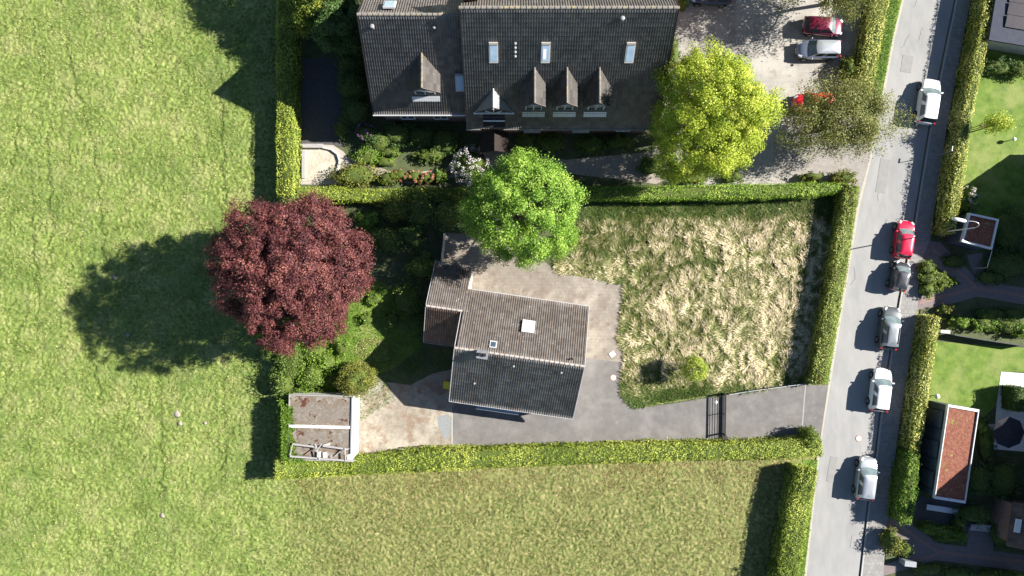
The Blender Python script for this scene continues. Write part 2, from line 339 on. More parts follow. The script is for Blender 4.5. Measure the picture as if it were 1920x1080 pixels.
def bush(name, px, py, rx, ry, h, leaf, label, cat='shrub', n=None, size=.13, seed=None, group=None, lump=.12, blossoms=None, bn=0, z0=0, dens=1.0, rz=0, k=None, bsize=.14):
    """a rounded shrub; rx, ry, h in metres; (px,py) is its middle as seen, taken at 60% of its height"""
    seed = seed if seed is not None else int(px*7+py*13); r = np.random.default_rng(seed)
    p0 = at(px, py, z0+h*.6); area = 2.2*math.pi*(rx*ry)**.5*((rx*ry)**.5*.6+h*.6)
    n = n or int(area*90*dens*(.13/size)**2)
    ncl = max(6, int(area*3)); d = sphere_pts(ncl*3, r); d = d[d[:,2] > -.25][:ncl]
    rad = np.array([rx, ry, h*.62]); cr = min(rx, ry)*.30 if min(rx,ry) < 1.2 else .38
    cc = d*(rad-cr*.6)*r.uniform(.86, 1.06+lump*.6, (len(d),1))
    idx = r.integers(0, len(cc), n); p = sphere_pts(n, r) + d[idx]*.4
    C = cc[idx] + p*cr*r.uniform(.6, 1.05, (n,1)); C[:,2] += h*.42; C[:,2] = np.maximum(C[:,2], .03)
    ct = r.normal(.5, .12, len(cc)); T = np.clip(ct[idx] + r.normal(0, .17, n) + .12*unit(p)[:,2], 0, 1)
    V, F = leaf_quads(C, unit(p)+np.array([0,0,.4]), size, r=r)
    cV, cF = sphere_mesh((0,0,h*.38), rad*.80, seed=seed % 7)
    cV[:,2] = np.maximum(cV[:,2], -.03)
    Vv, Ff, Tt, Mi = merge((V,F,T,0), (cV,cF,.3,1))
    if blossoms:
        e = empty(name, (p0.x, p0.y, z0), rz, label, cat, group)
        link_mesh(np_mesh('foliage', Vv, Ff, Tt, Mi), 'foliage', [leaf, core_m], e)
        idx = r.integers(0, len(cc), bn); q = unit(sphere_pts(bn, r)*.7 + d[idx] + np.array([0,0,.3]))
        B = cc[idx] + q*cr*1.08; B[:,2] += h*.42
        V, F = leaf_quads(B, q, bsize, jitter=.4, aspect=.9, r=r)
        V2, F2 = leaf_quads(B, q + r.normal(0,.7,(bn,3)), bsize, jitter=.3, aspect=.9, r=r)
        Vb, Fb, Tb, _ = merge((V,F,.5,0), (V2,F2,.5,0))
        link_mesh(np_mesh('blossoms', Vb, Fb, Tb), 'blossoms', blossoms, e)
        return e
    o = link_mesh(np_mesh(name, Vv, Ff, Tt, Mi), name, [leaf, core_m], loc=(p0.x, p0.y, z0), rz=rz)
    return tag(o, label, cat, group)

def hedge(name, pts, leaf, label, cat='hedge', dens=185, size=.115, seed=1, group=None, rough=.07, sides=(1,1), z0=0, tone=.5):
    """pts: ground points (px,py,half width m,height m) along the middle line"""
    r = np.random.default_rng(seed)
    P = [(Vector((*g(p[0], p[1]), 0)), p[2], p[3]) for p in pts]; o0 = P[0][0].copy()
    C = []; N_ = []; T = []; cv = []; cf = []; S = 0
    n = len(P)
    dirs = [(P[min(i+1,n-1)][0]-P[max(i-1,0)][0]).normalized() for i in range(n)]
    segs = []
    for i in range(n-1):
        L = (P[i+1][0]-P[i][0]).length; segs.append(L)
    def lumpf(s, v): return (vn(s, v*3+7, .9, seed)-.5)*.26 + (vn(s, v*2+3, .35, seed+3)-.5)*.16 + (vn(s, 0*v, 2.2, seed+5)-.5)*.24
    s0 = 0
    for i in range(n-1):
        (a, wa, ha), (b, wb, hb) = P[i], P[i+1]; L = segs[i]; d = (b-a).normalized(); nr = Vector((-d.y, d.x, 0))
        da, db = dirs[i], dirs[i+1]
        for kind in ('top', 'l', 'r'):
            if kind != 'top' and not sides[0 if kind == 'l' else 1]: continue
            wid = (wa+wb) if kind == 'top' else (ha+hb)/2
            k = int(dens*L*wid*(1.0 if kind == 'top' else .8)); t = r.uniform(0, 1, k); s = s0 + t*L
            ww = wa+(wb-wa)*t; hh = ha+(hb-ha)*t
            na = np.array([-da.y, da.x]); nb = np.array([-db.y, db.x]); nn = na[None]*(1-t)[:,None]+nb[None]*t[:,None]
            mid = np.array(a.to_tuple())[None]*(1-t)[:,None] + np.array(b.to_tuple())[None]*t[:,None]
            if kind == 'top':
                v = r.uniform(-1, 1, k); edge = np.clip((np.abs(v)-.78)/.22, 0, 1)
                off = v*ww; z = hh + lumpf(s, v) - edge**2*.16 + r.normal(0, rough*.6, k) - np.abs(r.normal(0,.05,k))
                nor = np.stack([nn[:,0]*v*edge, nn[:,1]*v*edge, np.ones(k)], 1); tn = vn(s, v, .5, seed+9)
            else:
                sg = 1 if kind == 'l' else -1; z = r.uniform(.02, 1, k)*hh
                off = sg*(ww + lumpf(s, z)*.9 + r.normal(0, rough*.6, k) - np.clip((z/hh-.85)/.15, 0, 1)**2*.15)
                nor = np.stack([nn[:,0]*sg, nn[:,1]*sg, np.full(k,.25)], 1); tn = vn(s, z, .5, seed+19)
            c = mid.copy(); c[:,0] += nn[:,0]*off; c[:,1] += nn[:,1]*off; c[:,2] = z
            q = off if kind == 'top' else z
            kp = r.uniform(0, 1, k) > 1.6*np.clip(vn(s, q, .22, seed+41)-.62, 0, .5)*2
            C.append(c[kp]); N_.append(nor[kp]); T.append(np.clip(tone + (tn-.5)*.6 + (vn(s, 0*s, 1.7, seed+29)-.5)*.55 + r.normal(0,.2,k), 0, 1)[kp])
        s0 += L
    for sg, idx in ((-1,0),(1,n-1)):           # ends
        a, wa, ha = P[idx]; d = dirs[idx]; k = int(dens*2*wa*ha*.9); u = r.uniform(-1,1,k); z = r.uniform(.02,1,k)*ha
        c = np.zeros((k,3)); c[:,0] = a.x - d.y*u*wa + d.x*sg*(r.normal(0,rough,k)); c[:,1] = a.y + d.x*u*wa + d.y*sg*(r.normal(0,rough,k)); c[:,2] = z
        C.append(c); N_.append(np.tile([d.x*sg, d.y*sg, .2], (k,1))); T.append(np.clip(r.normal(tone,.2,k),0,1))
    C = np.concatenate(C); N_ = np.concatenate(N_); T = np.concatenate(T)
    V, F = leaf_quads(C - np.array(o0), N_, size, jitter=.55, r=r)
    # inner twig body
    cs = []
    for (p, wd, h), d in zip(P, dirs):
        nr = Vector((-d.y, d.x, 0)); q = p - o0; wi = max(wd-.13, .05); hi = max(h-.14, .1)
        cs += [q-nr*wi+Vector((0,0,-.05)), q-nr*wi+Vector((0,0,hi-.15)), q-nr*(wi-.15)+Vector((0,0,hi)), q+nr*(wi-.15)+Vector((0,0,hi)), q+nr*wi+Vector((0,0,hi-.15)), q+nr*wi+Vector((0,0,-.05))]
    fs = []
    for i in range(n-1):
        for j in range(6): fs.append((i*6+j, i*6+(j+1)%6, (i+1)*6+(j+1)%6, (i+1)*6+j))
    for b in (0, (n-1)*6): fs += [(b, b+1, b+4, b+5), (b+1, b+2, b+3, b+4)]
    cV = np.array([tuple(v) for v in cs]); cF = np.array(fs)
    Vv, Ff, Tt, Mi = merge((V,F,T,0), (cV,cF,.3,1))
    o = link_mesh(np_mesh(name, Vv, Ff, Tt, Mi), name, [leaf, core_m], loc=o0)
    return tag(o, label, cat, group)

def blades(name, poly, n, length, width, leaf, label, cat, lift=(.2,.9), flow=None, tintf=None, seed=1, z=0.0, hole=None, lie=0.0, lenf=None, zf=None, tsd=.16, keep=None, fsd=.35):
    """grass blades scattered over a ground polygon (photo px)"""
    r = np.random.default_rng(seed); P = [g(*p) for p in poly]
    xs = [p[0] for p in P]; ys = [p[1] for p in P]
    x = r.uniform(min(xs), max(xs), n); y = r.uniform(min(ys), max(ys), n); ok = inside(x, y, P)
    if keep is not None: ok &= r.uniform(0, 1, n) < keep(x, y)
    for hp in (hole or []): ok &= ~inside(x, y, [g(*p) for p in hp])
    x = x[ok]; y = y[ok]; k = len(x)
    a = r.uniform(0, 6.28, k) if flow is None else flow(x, y) + r.normal(0, fsd, k)
    el = r.uniform(lift[0], lift[1], k); L = length*r.uniform(.6, 1.35, k)
    if lenf is not None: L = L*lenf(x, y)
    d = np.stack([np.cos(a)*np.cos(el), np.sin(a)*np.cos(el), np.sin(el)], 1); s = np.stack([-np.sin(a), np.cos(a), np.zeros(k)], 1)*(width*r.uniform(.6,1.3,k))[:,None]
    b = np.stack([x, y, np.full(k, z) if zf is None else zf(x, y)], 1); m = b + d*(L*.55)[:,None]; t = b + d*L[:,None] - np.array([0,0,1])*(L*.12)[:,None]
    t[:,2] = np.maximum(t[:,2], b[:,2]+.01)
    V = np.stack([b-s*.4, m-s*.5, t, m+s*.5], 1).reshape(-1,3)
    T = np.clip((tintf(x, y) if tintf is not None else .5) + r.normal(0,tsd,k), 0, 1)
    o = link_mesh(np_mesh(name, V, np.arange(4*k).reshape(-1,4), T), name, leaf)
    return tag(o, label, cat, None, 'stuff')

# ------------------------------------------------------------------ ground sheets
def sheet(name, pts, z, m, kind='structure', thick=0, px=True):
    P = [g(*p) if px else p for p in pts]; bm = bmesh.new(); vs = [bm.verts.new((x, y, z)) for x, y in P]
    f = bm.faces.new(vs)
    if f.normal.z < 0 or True:
        bm.normal_update()
        if f.normal.z < 0: f.normal_flip()
    if thick:
        e = bmesh.ops.extrude_face_region(bm, geom=[f]); 
        for v in [q for q in e['geom'] if isinstance(q, bmesh.types.BMVert)]: v.co.z += 0
        for v in vs: v.co.z = z-thick
        bmesh.ops.recalc_face_normals(bm, faces=bm.faces)
    bmesh.ops.triangulate(bm, faces=[q for q in bm.faces if len(q.verts) > 4])
    me = bpy.data.meshes.new(name); bm.to_mesh(me); bm.free()
    return tag(link_mesh(me, name, m), kind=kind)
def terrain(name, x0, x1, y0, y1, step, m, amp, seed, z=0.0, clip=None, poly=None):
    nx = int((x1-x0)/step)+1; ny = int((y1-y0)/step)+1
    X, Y = np.meshgrid(np.linspace(x0,x1,nx), np.linspace(y0,y1,ny)); 
    Z = z + amp*.7*(fbm(X, Y, .9, seed, 3)**1.3) + amp*.9*vn(X+vn(X,Y,.7,seed+4)*.6, Y, .19, seed+7)**1.5
    if clip is not None: Z = clip(X, Y, Z)
    V = np.stack([X.ravel(), Y.ravel(), Z.ravel()], 1); i = np.arange(nx*ny).reshape(ny, nx)
    F = np.stack([i[:-1,:-1].ravel(), i[:-1,1:].ravel(), i[1:,1:].ravel(), i[1:,:-1].ravel()], 1)
    if poly is not None:
        cc = V[F].mean(axis=1); F = F[inside(cc[:,0], cc[:,1], poly)]
    return tag(link_mesh(np_mesh(name, V, F), name, m, smooth=True), kind='structure')

sheet('ground', [(-400,-400),(400,-400),(400,400),(-400,400)], -.06, meadow_m, px=False)
TRACKS = ((118,60,185,330),(185,330,200,560),(90,230,95,480),(40,160,20,320),(300,680,303,930),(40,600,-5,770),(416,150,418,420),(420,660,418,900),(255,0,262,90),(60,380,70,620),(160,620,190,760))
def ruts(X, Y, Z):
    for (xa, ya, xb, yb) in TRACKS:
        a = g(xa, ya); b = g(xb, yb); dx, dy = b[0]-a[0], b[1]-a[1]; L2 = dx*dx+dy*dy
        t = np.clip(((X-a[0])*dx+(Y-a[1])*dy)/L2, 0, 1); wob = (vn(t*20, t*0, 1, 5)-.5)*.5
        dd = np.abs((X-a[0]-t*dx)*dy - (Y-a[1]-t*dy)*dx)/math.sqrt(L2)
        dist = np.hypot(X-a[0]-t*dx+wob, Y-a[1]-t*dy); Z = Z - .085*np.exp(-(dist/.17)**2)
    return Z
terrain('meadow', -52, -21.2, -30, 30, .08, meadow_m, .13, 3, z=-.05, clip=ruts)
terrain('south_field', -21.2, 29, -30, -15.0, .08, field_m, .12, 3, z=-.05, poly=[g(*p) for p in ((530,868),(1000,856),(1518,842),(1490,960),(1462,1200),(530,1200))])
def efade(x, y): return np.clip((x + 9*(fbm(x, y, 3, 71, 2)-.5) + 24)/9, 0, 1)
def green_patch(x, y): return np.clip(5*(fbm(x, y, 4.5, 91, 4) + .10*np.exp(-((x-13)/6)**2-((y+23.5)/3)**2) - .10*np.clip((y+20.5)/2,0,1) - .50), 0, 1)*.85
def track_dark(x, y): return ruts(x, y, np.zeros_like(x))*2.4
def meadow_tint(x, y): return .47 + track_dark(x, y) + .55*(fbm(x, y, .8, 21, 2)-.5) + .55*(fbm(x, y, 5, 22, 3)-.5) + .45*(vn(x+.4*y, y, .14, 8)-.5) + .22*(fbm(x*.9-y*.35, y*.12+x*.1, 1.1, 95, 2)-.5)*2 - .22*np.clip((x+26.5)/3, 0, 1)
blades('meadow_grass', [(-60,-30),(534,-30),(534,868),(1000,858),(1470,850),(1455,1110),(-60,1110)], 370000, .19, .055, B_meadow, 'tussocky light green meadow grass with straw-coloured patches on the left', 'meadow grass', lift=(.15,1.0), tintf=meadow_tint, seed=3, tsd=.26, keep=lambda x,y: np.maximum(1-efade(x,y)*(y<-15.3), .75*green_patch(x,y)))
def field_tint(x, y):
    return .40 + .4*(fbm(x, y, .8, 41, 2)-.5) + .65*(vn(x,y,.22,44)-.5) + .9*(fbm(x,y,4.5,46,3)-.5) + .3*np.clip((y+21.5)/4, -.6, 1)*(fbm(x,y,4,43,2)+.2)
blades('field_grass', [(534,880),(1000,866),(1490,858),(1455,1110),(534,1110)], 72000, .16, .05, B_field, 'short yellowing grass of the field below the long hedge', 'field grass', lift=(.2,1.0), tintf=field_tint, seed=4, tsd=.26, keep=lambda x,y: efade(x,y)*(1-green_patch(x,y)))
B_dry = leafmat('ochre_grass_blades', (.15,.115,.03), (.29,.215,.08), (.48,.37,.18), trans=.3, rough=.7)
blades('dry_grass', [(560,886),(1000,866),(1470,858),(1462,960),(560,1000)], 42000, .15, .05, B_dry, 'ochre dried grass in a band along the foot of the long hedge', 'dry grass', lift=(.2,1.0), seed=44, tsd=.22, keep=lambda x,y: np.clip(1.25-(-16.6-y)/4.2, 0, 1)**1.5*np.clip(2.6*(fbm(x,y,2.6,81,3)-.30), 0, 1))
sheet('garden_ground', [(531,-120),(1640,-120),(1700,-60),(1560,720),(1538,835),(1000,848),(531,872)], .012, soil_m)
sheet('east_gardens', [(1800,-120),(2500,-120),(2500,1300),(1640,1300),(1667,960),(1770,300)], .012, soil_m)
for k, (px, py, r_) in enumerate(((332,776,.34),(338,794,.24),(385,793,.18),(305,966,.26),(240,628,.2),(215,520,.22))):
    a = g(px, py); m = MB(); n = 12
    m.lathe((0,0,0), [(r_, 0), (r_*.85, .06), (r_*.5, .12), (.02, .14)], 12)
    for i, v in enumerate(m.v): m.v[i] = (v[0]*(1+.3*math.sin(i*2.3)), v[1]*(1+.3*math.cos(i*1.7)), v[2])
    o = m.build('molehill', mat('dry_earth', [(.20,.18,.15),(.30,.27,.22)], scale=6), loc=(a[0], a[1], .03), smooth=True)
    tag(o, ['largest pale molehill in the meadow', 'pale molehill just below the largest one', 'faint molehill right of the largest one', 'pale molehill near the bottom of the meadow', 'small pale molehill left of the big tree shadow', 'pale molehill at the upper tip of the tree shadow'][k], 'molehill', 'molehills in the meadow')

# street
ROAD_L = [(1712,-120),(1691,0),(1673,74),(1653,185),(1629,300),(1607,390),(1589,500),(1553,720),(1535,830),(1508,1080),(1494,1200)]
ROAD_R = [(1809,-120),(1790,0),(1765,120),(1740,250),(1714,410),(1699,487),(1685,560),(1667,670),(1649,780),(1641,850),(1628,935),(1620,1000),(1611,1080),(1596,1200)]
sheet('road', ROAD_L + ROAD_R[::-1], .02, asphalt)
WALK_R = [(1838,-120),(1818,0),(1796,120),(1772,250),(1750,400),(1742,450),(1722,500),(1719,580),(1700,700),(1684,800),(1672,900),(1664,960),(1660,1000),(1655,1080),(1640,1200)]
KR = [(x+5, y) for x, y in ROAD_R]
sheet('sidewalk', KR + WALK_R[::-1], .11, pave_grey, thick=.12)
sheet('kerb', [(x+1.6,y) for x,y in ROAD_R] + [(x+4.6, y) for x, y in ROAD_R][::-1], .13, kerb_m, thick=.14)
sheet('gutter', [(x-1.6,y) for x,y in ROAD_R] + [(x+.8, y) for x, y in ROAD_R][::-1], .026, gutter_m)
sheet('road_edge_strip', [(x-1,y) for x,y in ROAD_L] + [(x+4, y) for x, y in ROAD_L][::-1], .028, mat('pale_edge', [(.33,.31,.25),(.42,.39,.32)], scale=3))
VL = [(1696,-120),(1674,0),(1655,93),(1636,167),(1634,195),(1653,185)]
sheet('verge', [(1690,-120),(1668,0),(1650,93),(1625,195),(1651,190)] + ROAD_L[:4][::-1][1:] , .035, verge_m)
blades('verge_grass', [(1668,-20),(1650,93),(1622,195),(1650,188),(1672,74),(1689,-20)], 7000, .2, .045, B_green, 'bright green grass strip between pale hedge and road', 'verge grass', seed=6, z=.035)
sheet('verge', [(1585,345),(1570,420),(1550,560),(1530,720),(1552,722),(1588,500),(1606,388),(1612,350)], .035, verge_m)
blades('verge_grass', [(1603,350),(1580,500),(1555,650),(1546,718),(1553,720),(1589,500),(1611,360)], 5000, .18, .045, B_green, 'narrow grass strip between the brownish front hedge and road', 'verge grass', seed=7, z=.035)
sheet('verge', [(1505,862),(1480,980),(1462,1120),(1503,1120),(1510,1060),(1533,862)], .035, verge_m)
blades('verge_grass', [(1515,862),(1500,1000),(1490,1100),(1505,1100),(1511,1050),(1533,862)], 3500, .18, .045, B_green, 'narrow grass strip beside the road at bottom of picture', 'verge grass', seed=8, z=.035)
# drains and covers
def manhole(px, py, r_, label):
    c = g(px, py); e = empty('manhole_cover', (c[0], c[1], .03), 0, label, 'manhole cover')
    MB().lathe((0,0,0), [(r_,0),(r_,.012),(r_*.86,.014)], 24).build('ring', rust_ring, e); MB().lathe((0,0,0), [(r_*.84,0),(r_*.84,.02),(r_*.7,.022)], 24).build('lid', manhole_m, e)
manhole(1610, 822, .32, 'round pale manhole cover with rusty rim in the road')
manhole(1150, 708, .30, 'round pale manhole cover in the asphalt drive by the small house')
for (px, py, w_, l_, rz_) in ((1655,330,.9,3.2,-9),(1560,880,.7,2.4,-9),(1700,120,1.0,1.6,-9)):
    a = g(px, py); m = MB(); m.box((0,0,0), (w_,l_,.006)); o = m.build('road_patch', mat('darker_patch', [(.205,.203,.198),(.25,.247,.24)], scale=2), loc=(a[0], a[1], .031), rz=R(rz_)); tag(o, kind='structure')
rs_ = random.Random(5)
for k in range(7):   # tar-sealed cracks
    t = rs_.uniform(.05,.95); i = int(t*9); f = t*9-i; xl = ROAD_L[i][0]*(1-f)+ROAD_L[i+1][0]*f; yy = ROAD_L[i][1]*(1-f)+ROAD_L[i+1][1]*f
    P_ = [(xl+8+rs_.uniform(0,50), yy)]
    for q in range(6): P_.append((P_[-1][0]+rs_.uniform(-2,6), P_[-1][1]+rs_.uniform(-9,-3)))
    LL = [(x-.35,y) for x,y in P_]+[(x+.35,y) for x,y in P_][::-1]; sheet('road_crack', LL, .029, mat('tar_seal', [(.13,.13,.128)], rough=.7))
m = MB(); a = g(1606, 1017); m.box((0,0,.0), (1.05,1.15,.008)); o = m.build('road_patch', mat('patched_asphalt', [(.26,.257,.25)], scale=2), loc=(a[0], a[1], .031), rz=R(-9)); tag(o, kind='structure')

# plot surfaces
sheet('parking_yard', [(1238,-120),(1640,-120),(1596,180),(1570,300),(1628,300),(1607,382),(1580,345),(1395,352),(1270,345),(1210,330),(1238,250)], .025, lot_m)
sheet('entrance_paving', [(1450,255),(1645,205),(1630,300),(1609,378),(1580,330),(1450,330)], .032, entry_m)
sheet('garden_path', [(640,292),(700,330),(770,345),(870,330),(1060,325),(1230,345),(1280,320),(1220,285),(1060,300),(900,275),(860,285),(835,318),(780,322),(735,322),(700,310)], .026, mat('beige_path', [(.22,.19,.16),(.33,.29,.25)], scale=4, bump=.01))
sheet('dark_path', [(566,110),(632,110),(645,275),(566,272)], .026, darkpath_m)
sheet('sandpit_paving', [(564,270),(625,272),(645,285),(665,318),(640,346),(564,346)], .030, mat('sandpit_surround', [(.30,.27,.24),(.40,.36,.32)], scale=4))
sheet('patio', [(835,436),(905,440),(1000,470),(1045,512),(1108,522),(1172,535),(1168,600),(1160,640),(1173,665),(1172,680),(1090,672),(870,700),(822,560),(826,480)], .026, patio_m)
DRIVE = [(848,766),(900,700),(1095,671),(1172,680),(1165,742),(1189,766),(1260,757),(1340,743),(1432,730),(1505,721),(1553,721),(1536,838),(1500,850),(848,862)]
sheet('driveway', DRIVE, .030, drive_m)
sheet('driveway_joint', [(846.5,775),(849,775),(849,850),(846.5,850)], .036, kerb_m)
sheet('driveway_joint', [(1509,722),(1511,722),(1502,838),(1500,838)], .036, mat('pale_joint', [(.30,.29,.28)]))
sheet('gravel_yard', [(660,860),(660,752),(705,705),(722,716),(770,722),(812,700),(860,690),(900,720),(847,775),(847,860)], .022, gravel_m)
m = sheet('asphalt_patch', [(820,782),(840,776),(846,790),(842,822),(832,822),(822,800)], .028, mat('blue_grey_chippings', [(.17,.185,.19),(.26,.27,.27)], scale=9, detail=6))
YARD = [(1040,470),(1100,388),(1350,380),(1575,360),(1575,400),(1540,722),(1505,720),(1340,742),(1189,765),(1163,740),(1173,660),(1160,638),(1173,535),(1108,521),(1042,510)]
sheet('yard', YARD, .020, lawn_base)
sheet('west_lawn', [(640,560),(700,520),(770,560),(790,650),(740,690),(700,705),(640,745),(560,745),(560,640)], .018, lawn_m)
def yard_h(x, y): return .015 + .18*np.clip(1.5*vn(x+.9*vn(x,y,1.3,57), y*.8+.6*vn(x,y,1.0,58), .38, 59)-.35, 0, 1)*np.clip((6.8-y)/1.5, .15, 1)*np.clip((y+9.8)/1.2, .15, 1)*np.clip((x-9.8)/1.5, .3, 1)
terrain('yard_mounds', 3.5, 31, -11.5, 8.5, .12, lawn_base, 0, 3, clip=lambda X,Y,Z: yard_h(X,Y)+.012, poly=[g(*p) for p in YARD])
def yard_flow(x, y): return 2.3 + 2.6*(fbm(x, y, 3.2, 51, 2)-.5)*2.0 + 1.8*(vn(x, y, .9, 55)-.5)
def yard_tint(x, y):
    edge = np.clip((y - 5.9)/1.0, 0, 1)*.65 + np.clip((-7.4-y)/1.5,0,1)*np.clip((19-x)/3,0,1)*.4 + np.clip((-9.2 - y + (x-17)*.12)/1.0, 0, 1)*.45
    path = .5*np.exp(-((x-19.2-1.1*np.sin(y*.55)+.12*y)/.22)**2)*(y<0) + .35*np.exp(-((y+.2-(x-12)*.35-.8*np.sin(x*.5))/.2)**2)*(x<20)
    west = np.clip((13.5-x)/3, 0, 1)*.14 + path
    return .06 + .95*vn(x+.9*vn(x,y,1.3,57), y*.8+.6*vn(x,y,1.0,58), .38, 59)**.9 + .35*(fbm(x, y, 3.5, 61, 2)-.45) - edge - west
blades('yard_grass', YARD, 120000, .42, .058, B_yard, 'long dry straw-coloured grass lying in swirls over green in the fenced yard', 'long grass', lift=(.08,.55), flow=yard_flow, tintf=yard_tint, seed=9, z=.02, zf=yard_h, tsd=.2, fsd=.45)
blades('edge_grass', [(1100,386),(1575,366),(1560,420),(1540,722),(1505,720),(1189,765),(1164,735),(1220,735),(1470,700),(1510,410),(1100,408)], 26000, .26, .05, B_green, 'greener short grass along the borders of the yard', 'grass', lift=(.4,1.2), seed=10, z=.02)
blades('lawn_grass', [(560,640),(640,560),(700,520),(770,560),(790,650),(740,690),(712,690),(735,730),(700,705),(640,745),(560,745)], 9000, .22, .05, B_green, 'rough bright grass beside the copper beech', 'grass', lift=(.4,1.2), seed=12, z=.02, tintf=lambda x,y: .45+.5*fbm(x,y,1,5,2))
blades('shade_grass', [(700,690),(745,640),(800,650),(850,660),(850,690),(800,705),(760,722)], 5200, .18, .045, B_green, 'thin shaded grass left of the bungalow', 'grass', lift=(.4,1.2), seed=45, z=.02, keep=lambda x,y: np.clip(2*fbm(x,y,1.2,6,2)-.5,0,1))
blades('straw_patch', [(668,640),(712,630),(728,655),(700,700),(668,705)], 1800, .2, .05, B_field, 'pale straw-coloured grass patch right of the round conifer', 'grass', lift=(.2,.9), seed=46, z=.02, keep=lambda x,y: np.clip(2.5*fbm(x,y,.8,7,2)-.7,0,1), tintf=lambda x,y: .8+0*x)
blades('roadside_weeds', [(672,745),(712,700),(745,745),(700,775),(676,790)], 1400, .18, .04, B_green, 'thin weeds creeping over the dirt yard near the round conifer', 'weeds', lift=(.3,1.0), seed=13, z=.02)

# east gardens
sheet('lawn', [(1822,90),(2060,90),(2060,440),(1790,440),(1796,330)], .022, lawn_m)
sheet('lawn', [(1752,640),(2060,662),(2060,700),(1876,697),(1868,760),(1834,790),(1740,760)], .022, lawn_m)
PATH1 = [(1738,452),(1760,455),(1838,528),(1938,541),(1938,575),(1832,556),(1775,572),(1720,580),(1716,560),(1785,545),(1822,535)]
sheet('brick_path', [(1716,488),(1740,450),(1762,455),(1838,528),(1960,545),(1960,578),(1832,556),(1775,572),(1719,581)], .026, path_m)
sheet('planting_bed', [(1727,487),(1735,487),(1803,532),(1727,555)], .034, soil_m)
def band(name, pts, wpx, z, m):
    L = []; Rr = []
    for i, p in enumerate(pts):
        a = pts[max(i-1,0)]; b = pts[min(i+1,len(pts)-1)]; dx, dy = b[0]-a[0], b[1]-a[1]; l = math.hypot(dx,dy); nx, ny = -dy/l*wpx/2, dx/l*wpx/2
        L.append((p[0]+nx,p[1]+ny)); Rr.append((p[0]-nx,p[1]-ny))
    return sheet(name, L+Rr[::-1], z, m)
for off in (-1.8, 1.8):
    band('paver_band', [(1724,567+off),(1828,540+off),(1955,560+off)], 1.2, .034, redband_m)
    band('paver_band', [(1748,466+off),(1828,536+off)], 1.2, .038, redband_m)
    band('paver_band', [(1668,973+off),(1758,1035+off),(1960,1058+off)], 1.2, .034, redband_m)
    band('paver_band', [(1712,1052+off),(1758,1039+off)], 1.2, .038, redband_m)
sheet('brick_path', [(1657,970),(1672,960),(1760,1018),(1960,1046),(1960,1076),(1752,1050),(1690,1070),(1655,1080),(1655,1060),(1712,1040),(1656,992)], .026, path_m)
sheet('side_path', [(1812,478),(1842,474),(1846,530),(1826,515)], .024, path_m)
sheet('side_path', [(1815,985),(1862,985),(1862,1040),(1812,1032)], .024, path_m)
sheet('white_patio', [(1877,697),(1960,703),(1960,770),(1960,850),(1862,842),(1868,760)], .03, slab_m)
sheet('garage_court', [(1712,930),(1850,945),(1850,1010),(1760,1005),(1706,960)], .022, darkpath_m)

# ------------------------------------------------------------------ roofs and houses
def tiles(name, O, U, V, ul, vl, m, parent, roll=.20, row=.38, amp=.05, step=.04, seed=0, thick=.0, light=0):
    """pantiles as real relief: O eave corner, U along the eave, V up the slope"""
    O = np.array(O, float); U = np.array(U, float); U /= np.linalg.norm(U); V = np.array(V, float); V /= np.linalg.norm(V)
    Nn = np.cross(U, V); Nn = Nn if Nn[2] > 0 else -Nn
    nr = max(1, round(ul/roll)); nu = nr*6+1; us = np.linspace(0, ul, nu); rows = max(1, round(vl/row))
    prof = amp*np.abs(np.sin(np.pi*us/ul*nr))**.7
    vs = []; off = []
    for k in range(rows): vs += [vl*k/rows, vl*(k+1)/rows-.001]; off += [step, .0]
    vs = np.array(vs); off = np.array(off); rs = np.random.default_rng(abs(int(seed)))
    Pm = O + us[None,:,None]*U + vs[:,None,None]*V + (prof[None,:,None]+off[:,None,None])*Nn
    X = Pm.reshape(-1,3); i = np.arange(len(vs)*nu).reshape(len(vs), nu)
    F = np.stack([i[:-1,:-1].ravel(), i[:-1,1:].ravel(), i[1:,1:].ravel(), i[1:,:-1].ravel()], 1)
    tid = rs.uniform(0,1,(rows+1, nr//2+2)); rr = (np.arange(len(vs)-1)//2)[:,None]; uu = (np.arange(nu-1)//12)[None,:]
    T = np.clip(tid[rr, uu]*.8+.1, 0, 1).ravel()
    # underside deck so the roof has thickness
    d = .10; q = [O-Nn*.02, O+U*ul-Nn*.02, O+U*ul+V*vl-Nn*.02, O+V*vl-Nn*.02]; q += [p-Nn*d for p in q]
    V2, F2 = np.array(q), np.array([(0,1,2,3),(7,6,5,4),(0,4,5,1),(1,5,6,2),(2,6,7,3),(3,7,4,0)])
    Vv, Ff, Tt, _ = merge((X,F,T,0), (V2,F2,.4,0))
    return link_mesh(np_mesh(name, Vv, Ff, Tt), name, m, parent)
def gable_wall(mb, u0, u1, v0, v1, vr, ze0, ze1, zr, m=0):
    """pentagon prism, ridge along u (x)"""
    A = [(v0,0),(v1,0),(v1,ze1),(vr,zr),(v0,ze0)]
    vs = [(u0, y, z) for y, z in A] + [(u1, y, z) for y, z in A]; n = 5
    return mb.add(vs, [tuple(range(n)), tuple(range(n,2*n))[::-1]] + [(i,(i+1)%n,n+(i+1)%n,n+i) for i in range(n)], m)
def ridge_caps(name, a, b, m, parent, r_=.14):
    a, b = Vector(a), Vector(b); L = (b-a).length; n = int(L/.42); d = (b-a)/n; mb = MB()
    for i in range(n):
        p = a + d*i; mb.tube([p-Vector((0,0,.03)), p + d*1.03 - Vector((0,0,.06))], [r_, r_*.86], 8)
    return mb.build(name, m, parent)

